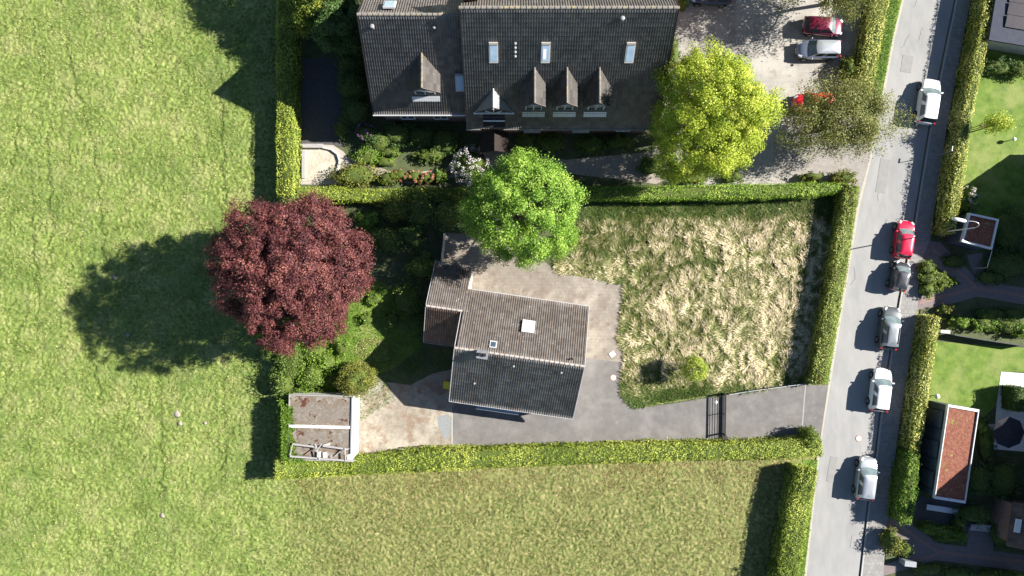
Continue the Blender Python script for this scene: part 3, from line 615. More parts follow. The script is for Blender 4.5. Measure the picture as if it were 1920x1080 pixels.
RY = 21.35
def zR(Y): return 12 - (RY-Y)*8/7.3
def zL(Y): return 10.7 - (RY-Y)*6.1/6.19
def onroof(px, py, zf):
    h = 7.0
    for _ in range(60): h = .5*h + .5*zf(at(px, py, h).y)
    p = at(px, py, h); return p
house = empty('house', (0, 0, 0), 0, 'large house with dark tiled roof, gabled dormers and three roof windows', 'house')
mb = MB(); gable_wall(mb, -3.9, 12.3, 14.5, 28.2, RY, zR(14.5)-.25, zR(14.5)-.25, 11.75); mb.build('wall', brick_m, house)
mb = MB(); gable_wall(mb, -11.6, -3.88, 15.6, 27.1, RY, zL(15.6)-.25, zL(15.6)-.25, 10.45); mb.build('wall', brick_m, house)
sR = Vector((0, 7.3, 8)); sL = Vector((0, 6.19, 6.1))
rf = tiles('roof', (-4.0, RY-7.3, 4.0), (1,0,0), sR, 16.7, sR.length, tile_dark, house, seed=1, amp=.058)
tiles('roof', (-4.0, RY+7.3, 4.0), (1,0,0), (0,-7.3,8), 16.7, sR.length, tile_north, house, seed=2)
tiles('roof', (-12.05, RY-6.19, 4.6), (1,0,0), sL, 8.08, sL.length, tile_dark, house, seed=3, amp=.058)
tiles('roof', (-12.05, RY+6.19, 4.6), (1,0,0), (0,-6.19,6.1), 8.08, sL.length, tile_north, house, seed=4)
ridge_caps('ridge_tiles', (-4.05, RY, 12.05), (12.75, RY, 12.05), tile_ridge, house); ridge_caps('ridge_tiles', (-12.1, RY, 10.75), (-4.05, RY, 10.75), tile_ridge, house)
mb = MB()
for x0, x1, y, z in ((-4.05, -2.75, 13.95, 3.93), (-.75, 12.75, 13.95, 3.93)): mb.tube([(x0,y,z),(x1,y,z)], .085, 8)
mb.build('gutter', mat('gutter_zinc', [(.22,.215,.2)], rough=.5, metal=.4), house)
MB().tube([(-12.1,15.05,4.52),(-4.05,15.05,4.52)], .085, 8).build('gutter', fascia_m, house)
for (xx, zr_, s) in ((-12.08, 10.7, sL), (12.73, 12, sR)):
    for sg in (-1, 1): MB().bar((xx, RY, zr_-.02), (xx, RY+sg*s.y, zr_-s.z-.02), .06, .22).build('verge_board', black_m, house)
def win(parent, c, wd, ht, rz=0):
    """upright window: frame + pane as sub-part"""
    mb = MB(); c = Vector(c)
    for sx in (-1, 0, 1): mb.box(c+Vector((sx*(wd/2-.04),0,0)), (.08,.09,ht), 0)
    for sz in (-1, 1): mb.box(c+Vector((0,-.002,sz*(ht/2-.04))), (wd+.004,.094,.08), 0)
    f = mb.build('window', white_m, parent); MB().box(c+Vector((0,.02,0)), (wd-.1,.03,ht-.1)).build('pane', glass_m, f); return f
for x in (-9.5, -6.5, 1.8, 6.2, 10.2): win(house, (x, 14.46 if x > -4 else 15.56, 1.7), 1.3, 1.2)
mb = MB()
for x in (1.8, 6.2): mb.box((x, 14.2, 2.6), (1.5,.5,.05))
mb.build('window_canopy', fascia_m, house)

def dormer(x, hw, zr_, ze, yf, zf, m_roof, parent, apron=True, long_win=True):
    zb = zf(yf); wallb = MB()
    A = [(x-hw+.12, zb-.3), (x+hw-.12, zb-.3), (x+hw-.12, ze-.06), (x, zr_-.18), (x-hw+.12, ze-.06)]
    yb = RY-1.5 if False else yf + (zr_-zb)/ (8/7.3) + .3
    vs = [(a, yf+.28, z) for a, z in A] + [(a, yb, z) for a, z in A]
    wallb.add(vs, [(0,1,2,3,4),(9,8,7,6,5)] + [(i,(i+1)%5,5+(i+1)%5,5+i) for i in range(5)])
    d = wallb.build('dormer', mat('dormer_cladding', [(.10,.10,.11),(.14,.14,.15)], scale=2), parent)
    run = yb - yf + .1; sl = Vector((hw, 0, zr_-ze)); L = sl.length
    for sgn in (1, -1):
        tiles('dormer_roof', (x+sgn*hw, yf, ze), (0,1,0), (-sgn*hw, 0, zr_-ze), run, L, m_roof, d, roll=.3, row=.36, amp=.015, step=.03, seed=abs(int(x*10)+sgn)+50)
    ridge_caps('ridge_tiles', (x, yf-.02, zr_+.03), (x, yf+run*.97, zr_+.03), m_roof if m_roof is zinc_m else tile_ridge, d, .08)
    mb = MB()
    for sgn in (1,-1): mb.bar((x, yf-.02, zr_-.06), (x+sgn*hw, yf-.02, ze-.06), .05, .16)
    mb.build('bargeboard', mat('brown_board', [(.12,.10,.085)]), d)
    wh = ze - zb - .25; win(d, (x, yf+.22, zb+.15+wh/2), hw*1.25, max(wh,.6))
    if apron:
        n = Vector((0,-8,7.3)).normalized(); mb = MB()
        k = int(hw*2/.09)
        mb.box((x, yf-.12, zf(yf-.12)+.09), (hw*1.75, .5, .05), rx=math.atan2(8,7.3))
        mb.build('lead_apron', fascia_m, d)
    return d
for px in (1002.5, 1063.5, 1124.5):
    x = at(px, 195, 8.35).x; dormer(x, 1.12, 8.35, 7.05, 15.1, zR, tile_dormer, house)
dormer(at(790.5, 165, 8.55).x, 1.36, 8.55, 7.25, 16.27, zL, tile_dormer, house)
# entrance dormer, glazed gable with white truss
ed = dormer(at(925, 200, 6.9).x, 1.6, 6.9, 5.3, 15.1, zR, zinc_m, house, apron=False)
xe = at(925, 200, 6.9).x; mb = MB()
mb.bar((xe-1.75,15.02,5.28),(xe+1.75,15.02,5.28),.12,.14); mb.bar((xe,15.02,5.3),(xe,15.02,6.75),.08,.08)
mb.bar((xe,15.0,5.35),(xe-.7,15.0,6.1),.07,.07); mb.bar((xe,15.0,5.35),(xe+.7,15.0,6.1),.07,.07)
mb.build('white_truss', white_m, ed)
mb = MB(); mb.box((xe, 14.62, zR(14.62)+.10), (1.9,.06,1.5), rx=R(-45)); mb.box((xe,14.5,zR(14.5)+.24),(1.9,.1,.1), m=1); o = mb.build('entrance_recess_shade', [cloth_dark, white_m], house)  # dark panel painted as the shade inside the roof recess, white beam across
# porch
mb = MB()
for sgn in (1,-1): mb.bar((xe, 13.1, 3.35), (xe+sgn*1.2, 13.1, 2.35), 1.9, .08)
pr = MB(); vs = [(xe, 14.1, 3.4),(xe, 12.2, 3.4),(xe+1.2,14.1,2.4),(xe+1.35,12.2,2.4),(xe-1.2,14.1,2.4),(xe-1.35,12.2,2.4)]
vs2 = [(a,b,c-.08) for a,b,c in vs]; pr.add(vs+vs2, [(0,1,3,2),(1,0,4,5),(6,8,9,7),(7,11,10,6),(1,7,9,3),(5,11,7,1),(0,2,8,6),(4,0,6,10),(2,3,9,8),(5,4,10,11)])
for sgn in (1,-1): pr.box((xe+sgn*1.15, 12.35, 1.2), (.12,.12,2.4))
pr.build('porch', mat('porch_shade_brown', [(.02,.014,.012),(.03,.02,.016)], scale=3), house)  # brown taken near black to paint in the tree shade over the porch
def roof_window(px, py, wd, ln, zf, slope, parent, glass=skyglass_m, blind=False):
    p = onroof(px, py, zf); a = math.atan2(slope.z, slope.y); up = slope.normalized(); n = Vector((0,-slope.z, slope.y)).normalized(); c = p + n*.10
    mb = MB(); mb.box(c, (wd, ln, .14), rx=a)
    f = mb.build('skylight', mat('skylight_frame', [(.40,.39,.36),(.5,.48,.45)], scale=3, rough=.5), parent)
    MB().box(c+n*.06, (wd-.16, ln-.26, .05), rx=a).build('pane', glass, f)
    MB().box(c+n*.09+up*(ln/2-.1), (wd-.02, .16, .06), rx=a).build('head_cover', mat('skylight_cover', [(.30,.28,.25)]), f)
    if blind: MB().box(c+n*.088-up*.1+Vector((-.08,0,0)), (wd*.35, ln*.5, .01), rx=a).build('blind', white_m, f)
    return f
for px in (925.5, 1023, 1181): roof_window(px, 97.5, .72, 1.75, zR, sR, house, blind=(px == 1023))
roof_window(862.5, 153.5, .78, 1.6, zL, sL, house)
p = at(731, 9, 10.1); f = MB().box((p.x, p.y, 10.15), (.95,1.1,.16), rx=-math.atan2(6.1,6.19)).build('skylight', fascia_m, house)
MB().box((p.x, p.y+.03, 10.2), (.78,.9,.13), rx=-math.atan2(6.1,6.19)).build('pane', skyglass_m, f)
vent_m = mat('vent_grey', [(.28,.28,.28)], rough=.5)
def vent(px, py, zf, h=.45, r_=.09):
    p = onroof(px, py, zf); mb = MB(); mb.lathe((p.x,p.y,p.z-.1), [(r_,0),(r_,h),(r_*1.5,h+.01),(r_*1.5,h+.08),(r_*.6,h+.12)], 12); mb.build('vent_pipe', vent_m, house)
vent(700, 53, zL, .5, .11); vent(1166, 38, zR, .5, .11); vent(815, 53, zL, .3)
for k in range(4): vent(966, 84+k*8, zR, .35, .07)
mb = MB(); mb.box((-3.2, 22.6, 11.8), (1.1,.8,1.6)); mb.box((-3.2,22.6,12.65), (1.3,1.0,.1)); ch = mb.build('chimney', brick_m, house)

# small house
AH = R(-8.2); small = empty('house', (.65, -5.87, 0), AH, 'small empty bungalow with weathered tile roof, white roof window and low side wing', 'house')
SL = .596
mb = MB(); gable_wall(mb, -5.3, 5.3, -4.55, 4.55, 0, 3.05, 3.05, 5.8); gable_wall(mb, -8.4, -5.28, .15, 6.75, 3.1, 2.2, 1.8, 3.95); mb.build('wall', render_m, small)
lo = math.hypot(5.03, 3.0)
tiles('roof', (-5.55,-5.03,3.0), (1,0,0), (0,5.03,3.0), 11.1, lo, mat('sun_lifted_tiles', [(.16,.147,.137),(.205,.19,.177),(.26,.24,.222)], tint=True, rough=.95, spec=.1, big=[((.09,.075,.065),.7,.6,.55),((.40,.39,.36),4.5,.9,.665,.02)], bump=.004, bscale=30), small, seed=11, amp=.058)  # south slope coloured lighter than the north one to lift its weak sun
tiles('roof', (-5.45,5.03,3.0), (1,0,0), (0,-5.03,3.0), 11.0, lo, tile_weath, small, seed=12, amp=.055)
ln = math.hypot(7.15-3.1, (7.15-3.1)*SL); tiles('roof', (-8.68,7.15,6-SL*7.15), (1,0,0), (0,-1,SL), 3.33, ln, tile_weath, small, seed=13)
ls = math.hypot(3.35, 2.05); tiles('roof', (-8.7,-.25,2.1), (1,0,0), (0,3.35,2.05), 3.15, ls, tile_brown, small, seed=14)
RCm = mat('lichen_ridge_tiles', [(.27,.23,.21),(.38,.35,.32)], scale=3, big=[((.5,.48,.44),5,.8,.65,.03)])
ridge_caps('ridge_tiles', (-5.6,0,6.04), (5.6,0,6.04), RCm, small, .12); ridge_caps('ridge_tiles', (-8.72,3.1,4.19), (-5.5,3.1,4.19), RCm, small, .11)
mb = MB()
mb.bar((-5.6,-5.1,2.96),(5.6,-5.1,2.96),.07,.14)
mb.bar((5.58,0,6.0),(5.58,-5.05,2.98),.06,.18); mb.bar((5.58,0,6.0),(5.58,5.05,2.98),.06,.18); mb.bar((-5.6,0,6.0),(-5.6,-5.05,2.98),.06,.18); mb.bar((-5.6,0,5.98),(-5.6,3.05,4.16),.05,.14)
mb.bar((-5.35,5.1,2.96),(5.6,5.1,2.96),.07,.12); mb.bar((-8.72,-.3,2.06),(-5.6,-.3,2.06),.06,.1); mb.bar((-8.74,3.1,4.12),(-8.74,-.28,2.06),.05,.14); mb.bar((-8.74,3.1,4.12),(-8.74,7.2,1.72),.05,.14)
mb.build('roof_edge_trim', mat('dull_edge_trim', [(.34,.34,.345),(.42,.42,.42)], scale=3, rough=.5), small)
def small_pt(px, py, north=True):
    h = 4.5
    for _ in range(60):
        p = at(px, py, h); r_ = Vector((p.x-.65, p.y+5.87, 0)); v = r_.x*math.sin(-AH) + r_.y*math.cos(-AH); h = .5*h+.5*(6-SL*abs(v))
    u = r_.x*math.cos(AH) + r_.y*math.sin(AH); return Vector((u, v, h))
an = math.atan(SL)
p = small_pt(990.5, 613.5); f = MB().box(p+Vector((0,.05,.12)), (1.12,1.2,.22), rx=-an).build('skylight', fascia_m, small)
MB().box(p+Vector((0,.09,.235)), (.86,.92,.03), rx=-an).build('pane', white_m, f)
p = small_pt(925, 646.5); f = MB().box(p+Vector((0,.03,.08)), (.62,.66,.12), rx=-an).build('roof_hatch', fascia_m, small); MB().box(p+Vector((0,.06,.15)), (.42,.46,.02), rx=-an).build('pane', glass_m, f)
p = small_pt(905, 664); cx = p.x
mb = MB(); mb.box((cx, -.15, 6.0), (.85,.62,1.5)); mb.box((cx,-.15,6.78), (.98,.74,.08), m=0); mb.box((cx+.2,-.15,6.9), (.24,.24,.24), m=2); mb.box((cx-.2,-.15,6.9), (.24,.24,.2), m=2); mb.build('chimney', [mat('chimney_lead', [(.14,.145,.155),(.21,.215,.225)], scale=4), concrete_m, black_m], small)
for (px, py, s) in ((1073,672,1), (1052,698,-1), (963,686,-1), (890,718,-1)):
    p = small_pt(px, py); m = MB(); m.lathe((p.x,p.y,p.z-.1), [(.06,0),(.06,.45),(.09,.46),(.09,.52),(.03,.55)], 10); m.build('vent_pipe', vent_m if py != 672 else black_m, small)
mb = MB(); mb.box((-1.2,-5.25,2.1),(3.9,.7,.07)); mb.box((-1.2,-4.9,2.05),(3.9,.08,.14)); mb.build('door_canopy', mat('blue_grey_sheet', [(.28,.32,.36)], rough=.4, metal=.3), small)
for x in (-3.5,-1.2,1.5,3.8): 
    f = win(small, (x, -4.57, 1.5), 1.2, 1.1)
f = MB().box((-5.33,-2.0,1.05),(.06,1.0,2.1)).build('door', mat('door_brown', [(.12,.07,.05)]), small); MB().box((-5.4,-1.65,1.05),(.05,.12,.03)).build('handle', steel_m, f)

# double garage with gravel roof
gar = empty('garage', (*g(613, 791), 0), R(-1.5), 'flat-roofed double garage with gravel roof, rust-brown moss and white parapet', 'garage')
a0 = at(540, 741, 2.45); a1 = at(661.5, 864, 2.45); c0 = gar.location
X0, X1, Y0, Y1 = a0.x-c0.x, a1.x-c0.x, a1.y-c0.y, a0.y-c0.y
mb = MB(); mb.box(((X0+X1)/2,(Y0+Y1)/2,1.15),(X1-X0-.1,Y1-Y0-.1,2.3)); mb.build('wall', render_m, gar)
MB().box(((X0+X1)/2,(Y0+Y1)/2,2.33),(X1-X0-.12,Y1-Y0-.12,.06)).build('roof', gravelroof_m, gar)
mb = MB(); mb.box(((X0+X1)/2,Y1-.04,2.37),(X1-X0-.01,.10,.2)); mb.box(((X0+X1)/2,Y0+.05,2.37),(X1-X0-.01,.10,.2)); mb.box((X0+.05,(Y0+Y1)/2,2.36),(.10,Y1-Y0,.18)); mb.build('parapet', mat('grey_parapet', [(.24,.235,.22),(.33,.32,.30)], scale=3), gar)
MB().box((X1-.03,(Y0+Y1)/2,2.32),(.08,Y1-Y0+.02,.36)).build('fascia', white_m, gar)
MB().box((X1-.13,(Y0+Y1)/2,2.43),(.11,Y1-Y0-.25,.10)).build('gutter', zinc_m, gar)
MB().box(((X0+X1)/2-.1,(Y0+Y1)/2+.12,2.44),(X1-X0-.4,.24,.22)).build('dividing_upstand', white_m, gar)
for s in (-1,1): 
    f = MB().box((X1-.02,(Y0+Y1)/2+s*1.45,1.05),(.06,2.5,2.05)).build('garage_door', white_m, gar); MB().box((X1+.03,(Y0+Y1)/2+s*1.45,.9),(.04,.16,.04)).build('handle', black_m, f)
# frame on garage roof
ff = empty('timber_frame', (c0.x, c0.y, 2.36), R(-1.5), 'weathered grey timber frame lying on the gravel garage roof', 'timber frame')
def fp(px, py): q = at(px, py, 2.75); return (q.x-c0.x, q.y-c0.y)
def fb(a, b, w_, n='beam', z=.35, m=grey_wood):
    A, B = fp(*a), fp(*b); MB().bar((*A, z), (*B, z), w_, w_*.8).build(n, m, ff)
fb((549,834),(590,838),.15); fb((606,836),(653,841),.15); fb((545,857),(600,860),.15); fb((600,860),(664,863),.15); fb((549,834),(545,857),.08)
fb((592,832),(601,862),.10,'crossbar',.44); fb((648,838),(650,862),.10,'crossbar',.44); fb((605,832),(594,846),.09,'brace',.50); fb((589,842),(572,855),.07,'brace',.15,rust_ring); fb((643,842),(628,856),.07,'brace',.15)
for (px,py) in ((549,834),(545,857),(664,863),(653,841)): q = fp(px,py); MB().box((q[0],q[1],.17),(.09,.09,.35)).build('leg', grey_wood, ff)
for k,(px, py) in enumerate(((598,852),(609,853),(654,857),(612,834))):
    q = at(px, py, 2.5); o = MB().box((0,0,.1),(.32 if k!=3 else .6,.5 if k!=3 else .2,.2)).build('concrete_block', concrete_m, loc=(q.x,q.y,2.365), rz=R(5*k)); tag(o, ['pale concrete block in the middle bay of the roof frame, left one','pale concrete block in the middle bay of the roof frame, right one','pale concrete block by the right crossbar of the roof frame','flat pale concrete block at the top edge of the roof frame'][k], 'concrete block', 'blocks holding the roof frame')
blades('roof_weeds', [(545,752),(566,755),(563,775),(570,790),(562,805),(572,822),(565,838),(590,846),(585,853),(546,855)], 6500, .28, .06, L_bright, 'green weeds growing along the left edge of the gravel garage roof', 'weeds', lift=(.4,1.3), seed=14, z=2.37)

# sedum roofed garage row and carport
def sedum_box(name, corners, h, label, cat, wallm, panels=0):
    P = [at(x, y, h) for x, y in corners]; c = sum(P, Vector((0,0,0)))/4; e = empty(name, (c.x, c.y, 0), 0, label, cat)
    Q = [(p.x-c.x, p.y-c.y) for p in P]
    def ins(k): return [(x*(1-k/math.hypot(x,y)), y*(1-k/math.hypot(x,y))) for x, y in Q]
    MB().prism(ins(.12), -.02, h-.2).build('wall', wallm, e); MB().prism(ins(.14), h-.18, h-.10).build('sedum', sedum_m, e)
    mb = MB(); n = 4; O = Q; I = ins(.24)
    for i in range(4):
        j = (i+1)%4; vs = [(*O[i],h-.3),(*O[j],h-.3),(*I[j],h-.3),(*I[i],h-.3),(*O[i],h+.03),(*O[j],h+.03),(*I[j],h+.03),(*I[i],h+.03)]
        mb.add(vs, [(0,3,2,1),(4,5,6,7),(0,1,5,4),(3,7,6,2)])
    mb.build('parapet', fascia_m, e)
    for k in range(panels):
        t = (k+.5)/panels; a = Vector((*ins(.12)[0],0)); b = Vector((*ins(.12)[3],0)); m_ = a.lerp(b, t); d = (b-a).normalized(); nrm = Vector((-d.y, d.x, 0)); nrm = nrm if nrm.x < 0 else -nrm
        dd = MB(); dd.box(m_+nrm*.02+Vector((0,0,1.35)), (1.5,.06,2.3), rz=math.atan2(d.y,d.x)); f = dd.build('door', mat('door_slate', [(.06,.075,.09),(.085,.10,.115)], scale=2), e)
        mb = MB()
        for s in (-1,1): mb.box(m_+nrm*.055+d*s*.77+Vector((0,0,1.35)), (.05,.05,2.38), rz=math.atan2(d.y,d.x))
        mb.box(m_+nrm*.057+Vector((0,0,2.55)), (1.59,.05,.05), rz=math.atan2(d.y,d.x)); mb.build('door_frame', black_m, e)
        MB().box(m_+nrm*.08+d*.55+Vector((0,0,1.1)), (.14,.04,.04), rz=math.atan2(d.y,d.x)).build('handle', black_m, f)
    return e
sedum_box('garage', [(1778,758),(1836,768),(1810,944),(1752,935)], 3.0, 'long dark timber garage with red sedum roof and pale metal edge', 'garage', wood_dark, 3)
sedum_box('carport', [(1817,399),(1873,411),(1860,468),(1803,453)], 2.6, 'small square carport with dark red sedum roof behind the street lamp', 'carport', wood_dark)
a = g(1765, 954); o = MB().box((0,0,.1),(3.0,.5,.2)).build('step', fascia_m, loc=(a[0],a[1],.02), rz=R(-9)); tag(o, 'long pale step at the lower end of the sedum garage', 'step')
o = MB().tube([tuple(at(1860,470,1.8)), tuple(at(1851,502,1.8))], .03, 6).build('rail', fascia_m); tag(o, 'thin pale rail running from the carport corner over the shrubs', 'rail')
mb = MB(); mb.tube([tuple(at(1851,502,1.8)), (at(1851,502,1.8).x, at(1851,502,1.8).y, 0)], .03, 6).build('post', fascia_m, o)

# neighbour at top right with solar panels
c = at(1858, 71, 2.5); nh = empty('garage', (c.x, c.y, 0), R(-9.5), 'flat dark-roofed outbuilding with solar panels in the top right corner', 'outbuilding')
mb = MB(); mb.box((4.6,5.0,1.15),(9,9.8,2.3)); mb.build('wall', render_m, nh); MB().box((4.6,4.9,2.4),(9.5,10.2,.2)).build('roof', mat('dark_flat_roof', [(.03,.035,.055),(.045,.05,.07)], scale=2), nh)
for i in range(3):
    for j in range(4): 
        f = MB().box((1.9+i*1.85, 1.7+j*1.15, 2.62), (1.78,1.08,.04), rx=R(4)).build('solar_panel', mat('solar_cell', [(.035,.03,.035),(.05,.043,.045)], scale=2, rough=.25, coat=.6), nh)
# brown roofed hut at lower right edge
c = at(1904, 945, 3.0); nh = empty('shed', (c.x, c.y, 0), R(-9), 'brown tiled shed roof with pale window cut by the right edge', 'shed')
MB().box((3.2,-1.9,1.3),(5.8,3.4,2.6)).build('wall', brick_m, nh); tiles('roof', (0,-3.9,2.7), (0,1,0), (6.5,0,1.2), 4.0, 6.6, tile_brown, nh, seed=31); MB().box((.55,-1.9,2.95),(.5,1.2,.12)).build('skylight', white_m, nh)

# houses standing just outside the frame on the east side; their gables throw the long shadows
def east_house(px, py, rn, rs, hr, he, bx, by0, by1, bh, label):
    c = g(px, py); e = empty('house', (c[0], c[1], 0), 0, label, 'house')
    mb = MB(); gable_wall(mb, .3, 9.0, -rs+.4, rn-.4, 0, he, he, hr-.3); mb.build('wall', brick_m, e)
    tiles('roof', (0,-rs,he), (1,0,0), (0,rs,hr-he), 9.6, math.hypot(rs,hr-he), tile_brown, e, row=.8, roll=.6, seed=px)
    tiles('roof', (0,rn,he), (1,0,0), (0,-rn,hr-he), 9.6, math.hypot(rn,hr-he), tile_brown, e, row=.8, roll=.6, seed=px+1)
    bxm = (bx-px)/PPM; y0 = (py-by0)/PPM; y1 = (py-by1)/PPM
    mb = MB(); mb.box((bxm+3.5,(y0+y1)/2,bh/2),(7,abs(y1-y0),bh)); mb.box((bxm+3.45,(y0+y1)/2,bh+.1),(7.3,abs(y1-y0)+.3,.2)); mb.build('side_wing', render_m, e)
    win(e, (bxm+3, y1-.02, 1.6), 1.4, 1.2)
    return e
east_house(1990, 386, 5.7, 8.0, 11.2, 3.3, 1998, 440, 552, 8.0, 'gabled brick house just beyond the right edge behind the carport')
east_house(1927, 891, 7.8, 8.0, 11.3, 3.3, 1925, 968, 1130, 8.0, 'gabled brick house just beyond the right edge behind the sedum garage')

# ------------------------------------------------------------------ hedges
hedge('hedge', [(548.5,-60,.82,2.2),(548.5,60,.82,2.2),(548.5,200,.82,2.2),(548.5,372,.84,2.2)], L_hedge, 'tall clipped hedge between the left meadow and the large house', seed=1, tone=.55)
hedge('hedge', [(566,366,.62,1.6),(700,371,.62,1.6),(870,368,.6,1.6)], L_hedge, 'low bright hedge running right from the copper beech below the sandpit', seed=2, tone=.55)
hedge('hedge', [(1070,367,.62,1.75),(1250,366,.66,1.75),(1420,363,.7,1.75),(1520,359,.62,1.7),(1572,353,.3,1.5)], L_hedge_f, 'green hedge from the round green tree to the road corner', seed=3, tone=.6)
hedge('hedge', [(1581,352,.62,1.8),(1566,450,.74,1.75),(1549,560,.78,1.75),(1519,714,.74,1.75)], L_hedge_b, 'browning hedge between the dry grass yard and the road', seed=4, tone=.5)
hedge('hedge', [(533,868,.9,2.6),(660,866,.75,2.2),(800,855,.95,2.0),(1000,848,.9,1.8),(1250,840,.85,1.8),(1400,837,.8,1.8),(1525,832,.85,1.9)], L_hedge, 'long hedge along the lower side of the driveway', seed=5, tone=.6)
hedge('hedge', [(1498,870,1.0,2.1),(1478,960,1.05,2.1),(1455,1110,1.05,2.1)], L_hedge, 'thick yellow-green hedge beside the road at the bottom of the picture', seed=6, tone=.62)
hedge('hedge', [(1655,-60,.75,2.0),(1634,0,.78,2.0),(1617,93,.8,2.0),(1600,185,.72,1.9)], L_hedge_y, 'pale yellow hedge between the parking yard and the road', seed=7, tone=.62)
hedge('hedge', [(1840,-60,.42,2.3),(1827,0,.42,2.3),(1809,110,.56,2.25),(1786,230,.52,2.2),(1780,273,.53,2.2),(1758,412,.52,2.2),(1755,440,.5,2.1)], L_hedge_y, 'long hedge on the far side of the street with sunlit top, above the lamp', seed=8, tone=.55, rough=.09)
hedge('hedge', [(1729,592,.5,2.1),(1711,700,.5,2.2),(1693,835,.52,2.0)], L_hedge_y, 'hedge on the far side of the street between brick path and sedum garage', seed=9, tone=.5, rough=.09)
hedge('hedge', [(1690,842,.5,2.3),(1680,900,.62,2.5),(1673,965,.6,2.3)], L_bright, 'leafy uneven green hedge left of the sedum garage', seed=10, tone=.45, rough=.16, size=.15)
hedge('hedge', [(1722,982,.4,1.0),(1800,1001,.45,1.0)], L_bright, 'low green hedge beside the lower brick path', seed=12, tone=.4)
hedge('hedge', [(1887,722,.0+.6,1.9),(1887,765,.6,1.9)][0:2], L_dark, 'short dark clipped hedge on the white patio', seed=13, tone=.6)
bush('shrub', 1519, 820, .9, .95, 2.4, L_thuja, 'rounded taller shrub at the road end of the driveway hedge', dens=1.3)
bush('shrub', 1583, 333, 1.3, .75, 1.8, L_yew, 'bronze green shrub on the corner where hedge meets road')
bush('shrub', 1524, 331, 1.3, .45, 1.2, L_yew, 'low bronze conifer above the hedge near the road corner')

# ------------------------------------------------------------------ trees
def base_of(px, py, h): p = at(px, py, h); return (p.x, p.y)
tree('copper_beech_tree', base_of(549,507,8.0), 8.0, (5.75,5.85,6.3), L_beech, 'large round copper beech with dark red leaves straddling the meadow edge', clumps=950, per=190, size=.13, clump_r=.54, seed=61, trunk_r=.4, lump=.17, spread=(.80,1.05), fill=1.0)
tree('maple_tree', base_of(980,394,6.8), 6.8, (4.6,4.3,5.0), L_green, 'round bright green tree above the small house', clumps=360, per=240, size=.145, clump_r=.66, seed=22, trunk_r=.28, lump=.14, spread=(.80,1.02))
tree('golden_maple_tree', base_of(1326,218,7.6), 7.6, (4.4,4.9,5.8), L_yellow, 'golden yellow-green tree between the large house and parking yard', clumps=520, per=230, size=.14, clump_r=.64, seed=23, trunk_r=.28, lump=.24, spread=(.74,1.04), fill=.45)
tree('birch_tree', base_of(1580,222,4.6), 4.6, (4.9,3.4,2.3), L_olive, 'loose sparse olive-green tree reaching over the road', clumps=380, per=72, size=.14, clump_r=.8, seed=24, trunk_r=.16, lump=.25, spread=(.4,1.08), fill=.6, lower=-.8)
tree('birch_tree', base_of(1592,-36,5.0), 5.0, (3.7,3.2,2.6), L_olive, 'sparse tree at the top edge shading the parking yard', clumps=220, per=60, size=.15, clump_r=.8, seed=25, trunk_r=.15, lump=.25, spread=(.4,1.05), fill=.5)
tree('birch_tree', base_of(1470,-70,5.5), 5.5, (4.0,3.0,2.6), L_olive, 'sparse tree beyond the top edge above the parked cars', clumps=220, per=60, size=.15, clump_r=.8, seed=35, trunk_r=.15, lump=.25, spread=(.4,1.05), fill=.5)
tree('lime_tree', base_of(602,-10,4.2), 4.2, (3.0,2.8,2.6), L_yellow if False else L_thuja, 'yellow-green leafy tree at top edge between hedge and house', clumps=170, per=190, size=.17, clump_r=.7, seed=26, trunk_r=.22, lump=.2)
tree('spruce_tree', base_of(640,48,3.6), 3.4, (2.2,2.1,3.0), L_dark, 'dark evergreen tree left of the large house roof', clumps=150, per=190, size=.17, clump_r=.6, seed=27, trunk_r=.18, lump=.2)
tree('lime_tree', base_of(600,-70,5.0), 5.2, (3.0,2.6,3.4), L_thuja, 'leafy tree beyond the top edge over the tall hedge', clumps=120, per=150, size=.18, clump_r=.7, seed=36, trunk_r=.2, lump=.2)
tree('young_fruit_tree', base_of(1303,692,2.3), 2.2, (.98,.95,1.1), L_hedge, 'small round young tree alone in the dry grass yard', clumps=70, per=70, size=.12, clump_r=.36, seed=28, trunk_r=.05, lump=.1)
yt = tree('staked_young_tree', g(1823,247), 3.3, (1.25,.8,1.0), L_yellow, 'spindly staked young tree by the hedge on the right lawn', clumps=45, per=30, size=.16, clump_r=.45, seed=29, trunk_r=.05, lump=.3, spread=(.3,1), lower=-.9, fill=.4)
mb = MB()
for s in (-1,1): mb.tube([(s*.3,.25,0),(s*.3,.25,1.7)], .035, 7)
mb.bar((-.35,.25,1.5),(.35,.25,1.5),.07,.07); mb.build('stake', mat('brown_stake', [(.25,.13,.08)]), yt)
bush('round_conifer', 666, 713, 1.72, 1.62, 3.0, L_yew, 'round bronze-green clipped conifer beside the garage', 'conifer', dens=1.7, lump=.02, size=.12)

# ------------------------------------------------------------------ shrubs
S = [  # kind, px,py, rx,ry,h, leaf, label, extra
 ('shrub', 687,290, 1.45,.95,1.1, L_bright, 'fresh green mound shrub right of the sandpit'),
 ('shrub', 722,303, 1.0,.5,.8, L_bright, 'small green mound at the bend of the beige path'),
 ('shrub', 808,292, 1.6,.68,1.1, L_shrub, 'olive-green low shrub alone above the beige path'),
 ('spreading_conifer', 664,328, 2.25,1.15,1.7, L_yew, 'wide bronze conifer below the sandpit corner'),
 ('shrub', 728,333, 1.1,.65,1.3, L_thuja, 'yellow-green shrub between conifer and red azalea'),
 ('shrub', 470,500, .1,.1,.1, None, ''),
]
for kd, px, py, rx, ry, h, lf, lb in S:
    if lf: bush(kd, px, py, rx, ry, h, lf, lb)
bush('azalea', 752, 329, .9,.55,1.1, L_shrub, 'small azalea with crimson flowers above the low hedge', 'azalea', blossoms=petal_red, bn=260, bsize=.12)
